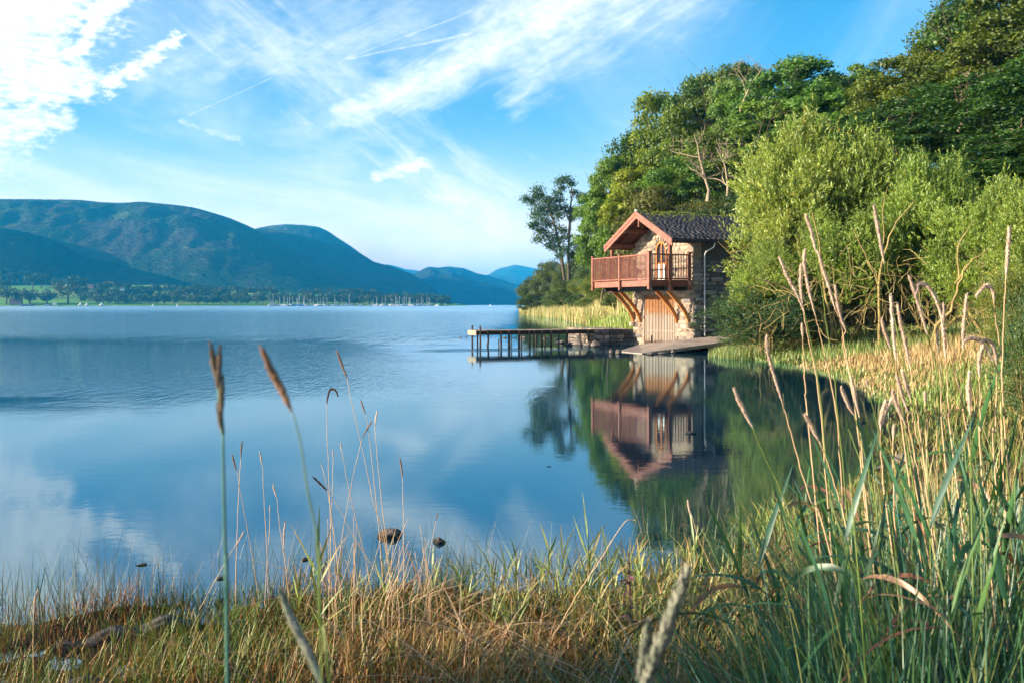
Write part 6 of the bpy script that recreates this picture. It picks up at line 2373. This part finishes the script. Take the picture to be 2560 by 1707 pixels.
# a stock of leaves: upright, arching, dry
rs = np.random.RandomState(71)
STOCK = {'up': [], 'arch': [], 'dry': []}
for k in range(14):
    V, Fq = ribbon((0, 0, 0), (rs.uniform(.25, .6), 0, 1), rs.uniform(.28, .48), rs.uniform(.007, .012), rs.uniform(.1, .9), rs, rs.uniform(-.8, .8))
    c = LEAFC[rs.randint(5)]
    STOCK['up'].append(leafmesh(V, Fq, c, np.array(c) * 1.15, rs))
for k in range(14):
    V, Fq = ribbon((0, 0, 0), (rs.uniform(.6, 1.1), 0, .8), rs.uniform(.32, .55), rs.uniform(.007, .012), rs.uniform(1.3, 2.4), rs, rs.uniform(-1.2, 1.2))
    c = LEAFC[rs.randint(5)]
    STOCK['arch'].append(leafmesh(V, Fq, c, RUSTC[rs.randint(3)] if k % 3 == 0 else np.array(c) * 1.2, rs))
for k in range(10):
    V, Fq = ribbon((0, 0, 0), (rs.uniform(.7, 1.2), 0, .55), rs.uniform(.28, .5), rs.uniform(.006, .012), rs.uniform(1.4, 2.8), rs, rs.uniform(-2.5, 2.5))
    c = RUSTC[rs.randint(3)]
    STOCK['dry'].append(leafmesh(V, Fq, c, np.array(c) * 1.2, rs))


def reed(x, y, h, lean, azl, rs, label, group, nleaf=5, dry=.2):
    z = float(H(np.array([x]), np.array([y]))[0])
    t = empty('reed', (x, y, z - .02))
    tag(t, label, 'reed', group)
    ld = Vector((math.cos(azl) * lean, math.sin(azl) * lean, 0))
    pts = [Vector((0, 0, h * s)) + ld * h * s * s for s in np.linspace(0, 1, 7)]
    MB().tube(pts, [.0030, .0029, .0027, .0025, .0022, .0018, .0012], 5).build('stem', M_greenstem if rs.rand() > .3 else M_teal, t, True)
    for j in range(nleaf):
        s = rs.uniform(.22, .98)
        kind = 'up' if s > .55 else 'arch'
        if rs.rand() < dry or s < .33:
            kind = 'dry'
        elif rs.rand() < .3:
            kind = 'arch'
        me = STOCK[kind][rs.randint(len(STOCK[kind]))]
        p = Vector((0, 0, h * s)) + ld * h * s * s
        sc_ = rs.uniform(.75, 1.1) * (.9 if y < 2.8 else 1)
        place('leaf', me, t, p, (rs.normal(0, .12), rs.normal(0, .12), rs.uniform(0, 6.283)), (sc_, sc_, sc_))


rs = np.random.RandomState(123)
GRL = 'green leafy reeds in the lower right corner'
done = 0
while done < 86:
    y = rs.uniform(2.1, 4.5)
    px = rs.uniform(1960, 2640)
    x = (px - 1280) * y / F
    topy = 1150 + max(0, (2230 - px)) * .9 + rs.uniform(-70, 210)
    ztop = CH - (topy - HZ) * y / F
    z = float(H(np.array([x]), np.array([y]))[0])
    h = ztop - z
    if h < .5 or h > 1.6 or (px < 2160 and y < 2.9):
        continue
    zone = 'at the dark bottom of the right corner' if y < 2.4 else ('standing at the back of the reed clump against the straw grass' if y > 3.5 else 'in the middle of the lower right clump')
    if px < 2130:
        zone = 'at the open left fringe of the lower right clump'
    reed(x, y, h, rs.uniform(.0, .3), rs.uniform(2.2, 4.2), rs, 'blue-green leafy reed ' + zone, GRL, nleaf=rs.randint(4, 7))
    done += 1
# reeds without heads further back and a filling of thin blades
P = []
N_ = 4200
px = rs.uniform(1900, 2640, N_)
y = rs.uniform(1.8, 5.6, N_)
x = (px - 1280) * y / F
P = np.stack([x, y, H(x, y) - .01], -1)
tp_ = 1180 + np.maximum(0, 2250 - px) * 1.3 + rs.uniform(-40, 330, N_)
hh = np.clip((CH - (tp_ - HZ) * y / F) - P[:, 2], .18, 1.25)
g = place('reed_bed', blades(P, hh, rs.uniform(.003, .0085, N_), rs.uniform(.05, .35, N_), pick(rs, N_, LEAFC, .3), rs, 6, .5, name='reed_bed', mat=M_reedleaf, tipc=pick(rs, N_, LEAFC + [(.2, .2, .06)], .2)))
tag(g, 'thinner green blades filling the reed clump in the lower right', 'reeds', kind='stuff')
N_ = 420
px = rs.uniform(2050, 2640, N_)
y = rs.uniform(1.7, 3.2, N_)
x = (px - 1280) * y / F
P = np.stack([x, y, H(x, y) + rs.uniform(.05, .4, N_)], -1)
g = place('dry_reed_leaves', blades(P, rs.uniform(.2, .42, N_), rs.uniform(.005, .009, N_), rs.uniform(.9, 1.8, N_), pick(rs, N_, RUSTC, .25), rs, 7, .8, name='dry_reed_leaves', mat=M_reedleaf))
tag(g, 'rust brown dead reed leaves hanging low in the right corner', 'leaves', kind='stuff')
# straw stalks behind the reeds
N_ = 330
px = rs.uniform(2230, 2640, N_)
y = rs.uniform(3.2, 7.5, N_)
x = (px - 1280) * y / F
P = np.stack([x, y, H(x, y) - .01], -1)
g = place('straw_stalks', blades(P, rs.uniform(.7, 1.25, N_), rs.uniform(.0018, .003, N_), rs.uniform(.02, .18, N_), pick(rs, N_, [(.55, .40, .20), (.62, .47, .27), (.45, .36, .12)], .2), rs, 5, .3, name='straw_stalks'))
tag(g, 'sunlit straw stalks behind the green reeds', 'grass', kind='stuff')

# leafy shoots at the near water edge
def shoot(px, pyb, Y, hpx, label, rs, n=7, group='leafy reed shoots at the near water edge'):
    x = (px - 1280) * Y / F
    z = float(H(np.array([x]), np.array([Y]))[0])
    h = hpx * Y / F
    t = empty('reed_shoot', (x, Y, z - .02))
    tag(t, label, 'reed', group)
    MB().tube([(0, 0, 0), (.005, 0, h * .5), (0, 0, h * .8)], [.004, .003, .002], 5).build('stem', M_greenstem, t, True)
    for j in range(n):
        s = .15 + .65 * j / n
        L = h * rs.uniform(.35, .55)
        V, Fq = ribbon((0, 0, 0), (rs.uniform(.25, .7), 0, 1), L, rs.uniform(.006, .009), rs.uniform(.0, .5), rs)
        c = [(.20, .28, .07), (.14, .24, .07), (.26, .28, .08)][rs.randint(3)]
        c2 = [(.26, .30, .09), (.45, .24, .10)][rs.rand() < .35]
        place('leaf', leafmesh(V, Fq, c, c2, rs), t, (0, 0, h * s), (0, 0, j * 2.4 + rs.uniform(-.4, .4)))


rs = np.random.RandomState(31)
for (px, Y, hpx, lab) in ((795, 5.9, 300, 'leafy yellow-green shoot rising alone at the water edge left of the dry stems'), (745, 6.1, 150, 'short leafy shoot behind the yellow-green one'),
                          (1470, 6.6, 230, 'tall dark-tipped shoot in the middle of the bank'), (1405, 6.5, 200, 'shoot with a rusty blade left of the dark-tipped one'), (1520, 6.4, 190, 'spreading shoot just right of the dark-tipped one'),
                          (1370, 6.8, 170, 'thin grey-green shoot leaning over the water'), (1660, 6.7, 150, 'small shoot left of the black stump-like rock'), (1735, 6.4, 240, 'upright shoot in front of the black stump-like rock'),
                          (1830, 6.6, 190, 'pale green shoot before the dark reflection'), (1890, 6.8, 220, 'pale shoot with spread blades before the dark reflection'), (1940, 6.9, 260, 'tall pale shoot at the left of the sunlit clump'),
                          (1990, 7.0, 250, 'tall pale shoot inside the sunlit clump'), (2040, 6.8, 230, 'pale shoot at the right of the sunlit clump'), (1790, 6.2, 180, 'short yellowish shoot between two taller ones'),
                          (1600, 6.2, 160, 'short shoot beside the purple mint'), (1290, 6.9, 130, 'small shoot standing left in the shallow water'), (960, 6.1, 170, 'green shoot in the tangle of dry stems'), (1080, 6.4, 150, 'green shoot right of the tangle of dry stems')):
    shoot(px, 0, Y, hpx, lab, rs)

# purple water mint
M_mint = simple('purple_leaf', (.045, .02, .035), (.10, .04, .06), .6, 20, 0)
t = empty('water_mint', (0, 0, 0))
x0, Y0 = (1572 - 1280) * 5.6 / F, 5.6
z0 = float(H(np.array([x0]), np.array([Y0]))[0])
t.location = (x0, Y0, z0)
tag(t, 'dark purple water mint with whorled flower heads in the middle of the bank', 'plant')
htop = CH - (1385 - HZ) * Y0 / F - z0
MB().tube([(0, 0, 0), (.01, 0, htop * .5), (0, 0, htop)], [.004, .003, .002], 5).build('stem', M_mint, t)
rs = np.random.RandomState(5)
for k in range(4):
    b = MB()
    for j in range(26):
        a, e_ = rs.uniform(0, 6.28), rs.uniform(-.4, 1.2)
        d = Vector((math.cos(a) * math.cos(e_), math.sin(a) * math.cos(e_), math.sin(e_)))
        s_ = d.cross(Vector((.1, .2, .97))).normalized() * .004
        r_ = (.012 + .004 * k)
        b.add([Vector((0, 0, 0)), d * r_ * .6 + s_, d * r_, d * r_ * .6 - s_], [(0, 1, 2, 3)])
    b.build('flower_head', M_mint, t, loc=(0, 0, htop - .002 - k * .055))
for k in range(12):
    a = k * 2.4
    V, Fq = ribbon((0, 0, 0), (math.cos(a), math.sin(a), .35), rs.uniform(.05, .09), .013, 1.0, rs, 0, 5)
    b = MB()
    b.add(V, Fq)
    b.build('leaf', M_mint, t, loc=(0, 0, htop * (.25 + .05 * k)))

# driftwood half sunk on the left
m = newmat('grey_driftwood')
v = tcoord()
n1 = nz(vscale(v, (1, 9, 9)), 1.4, 6, .7)
c = mixc(smooth(n1, .36, .66), (.025, .022, .02), (.10, .09, .085))
out(m, principled(m, c, .8, n1, .02, .2).outputs[0])
M_drift = m


def drift(p, q, w, h, label, seed):
    p, q = Vector(p), Vector(q)
    L = (q - p).length
    rs = np.random.RandomState(seed)
    n_ = 16
    V, Fq = [], []
    for i in range(n_ + 1):
        x = (i / n_ - .5) * L
        e_ = .75 + .25 * math.sin(math.pi * i / n_) ** .4
        for j in range(10):
            a = j / 10 * 6.283
            yy = math.copysign(abs(math.cos(a)) ** .6, math.cos(a)) * w / 2 * e_
            zz = math.copysign(abs(math.sin(a)) ** .6, math.sin(a)) * h / 2 * e_
            V.append((x, yy * rs.uniform(.92, 1.08), zz * rs.uniform(.85, 1.1) + .02 * math.sin(i * .9 + seed)))
    for i in range(n_):
        for j in range(10):
            Fq.append((i * 10 + j, i * 10 + (j + 1) % 10, (i + 1) * 10 + (j + 1) % 10, (i + 1) * 10 + j))
    Fq += [tuple(range(10))[::-1], tuple(n_ * 10 + j for j in range(10))]
    b = MB()
    b.add(V, Fq)
    d = q - p
    o = b.build('driftwood', M_drift, None, False, (p + q) / 2, (0, -math.atan2(d.z, math.hypot(d.x, d.y)), math.atan2(d.y, d.x)))
    tag(o, label, 'driftwood')


drift((-2.62, 5.75, -.01), (-2.02, 6.15, .03), .17, .12, 'grey weathered log lying half in the water at the lower left', 2)
drift((-2.5, 4.75, .06), (-2.0, 5.25, .03), .14, .10, 'second dark log in the bottom left corner, nearly buried in grass', 5)
# unseen bushes added outside the left of the frame to shade the near reeds
for bx_, by_, s_, lab in ((-3.5, 1.2, .40, 'lowest added shade bush just left of the viewpoint'), (-4.7, 2.1, .5, 'added shade bush further left of the viewpoint'), (-6.2, 1.9, .6, 'tallest added shade bush left of the frame')):
    bb_ = put_tree('sallow', 0, 0, 0, by_, 10, (.9, .9, .8), lab, 'shade bushes added left of the viewpoint', 'shade_bush', zbase=.25, cat='bush', X=bx_)
    for c in bb_.children:
        c.scale = (s_, s_, s_ * .9)

# things of one kind that share a look are told apart by their place, counted from the left
byl = {}
for o in list(scene.objects):
    if o.parent is None and o.get('category') and o.get('label'):
        byl.setdefault(o['label'], []).append(o)


def sx_(o):
    return o.location.x / max(o.location.y, .1)


SHORT = {'thin reddish dry stem rising from the tangle below the big rock': 'thin reddish dry stem in the tangle below the big rock',
         'tree of the dense dark lakeside wood behind the moored yachts': 'tree of the dark wood behind the moored yachts',
         'tree of the mixed lakeside wood between the tents and the yachts': 'tree of the wood between the tents and the yachts',
         'dark hedgerow tree along the top of the far green fields': 'dark hedgerow tree above the far green fields',
         'low stone in the thin line of stones seen under the jetty deck': 'low stone in the line seen under the jetty deck',
         'dark wet boulder piled at the foot of the stone pier under the jetty': 'dark wet boulder at the foot of the stone pier'}
for lab, obs in byl.items():
    if len(obs) < 2:
        continue
    obs.sort(key=sx_)
    base_ = SHORT.get(lab, lab)
    if len(base_.split()) > 12:
        base_ = ' '.join(base_.split()[:12])
    for k, o in enumerate(obs):
        n_ = k + 1
        suf = 'th' if 10 < n_ % 100 < 14 else {1: 'st', 2: 'nd', 3: 'rd'}.get(n_ % 10, 'th')
        o['label'] = f'{base_}, {n_}{suf} from the left'
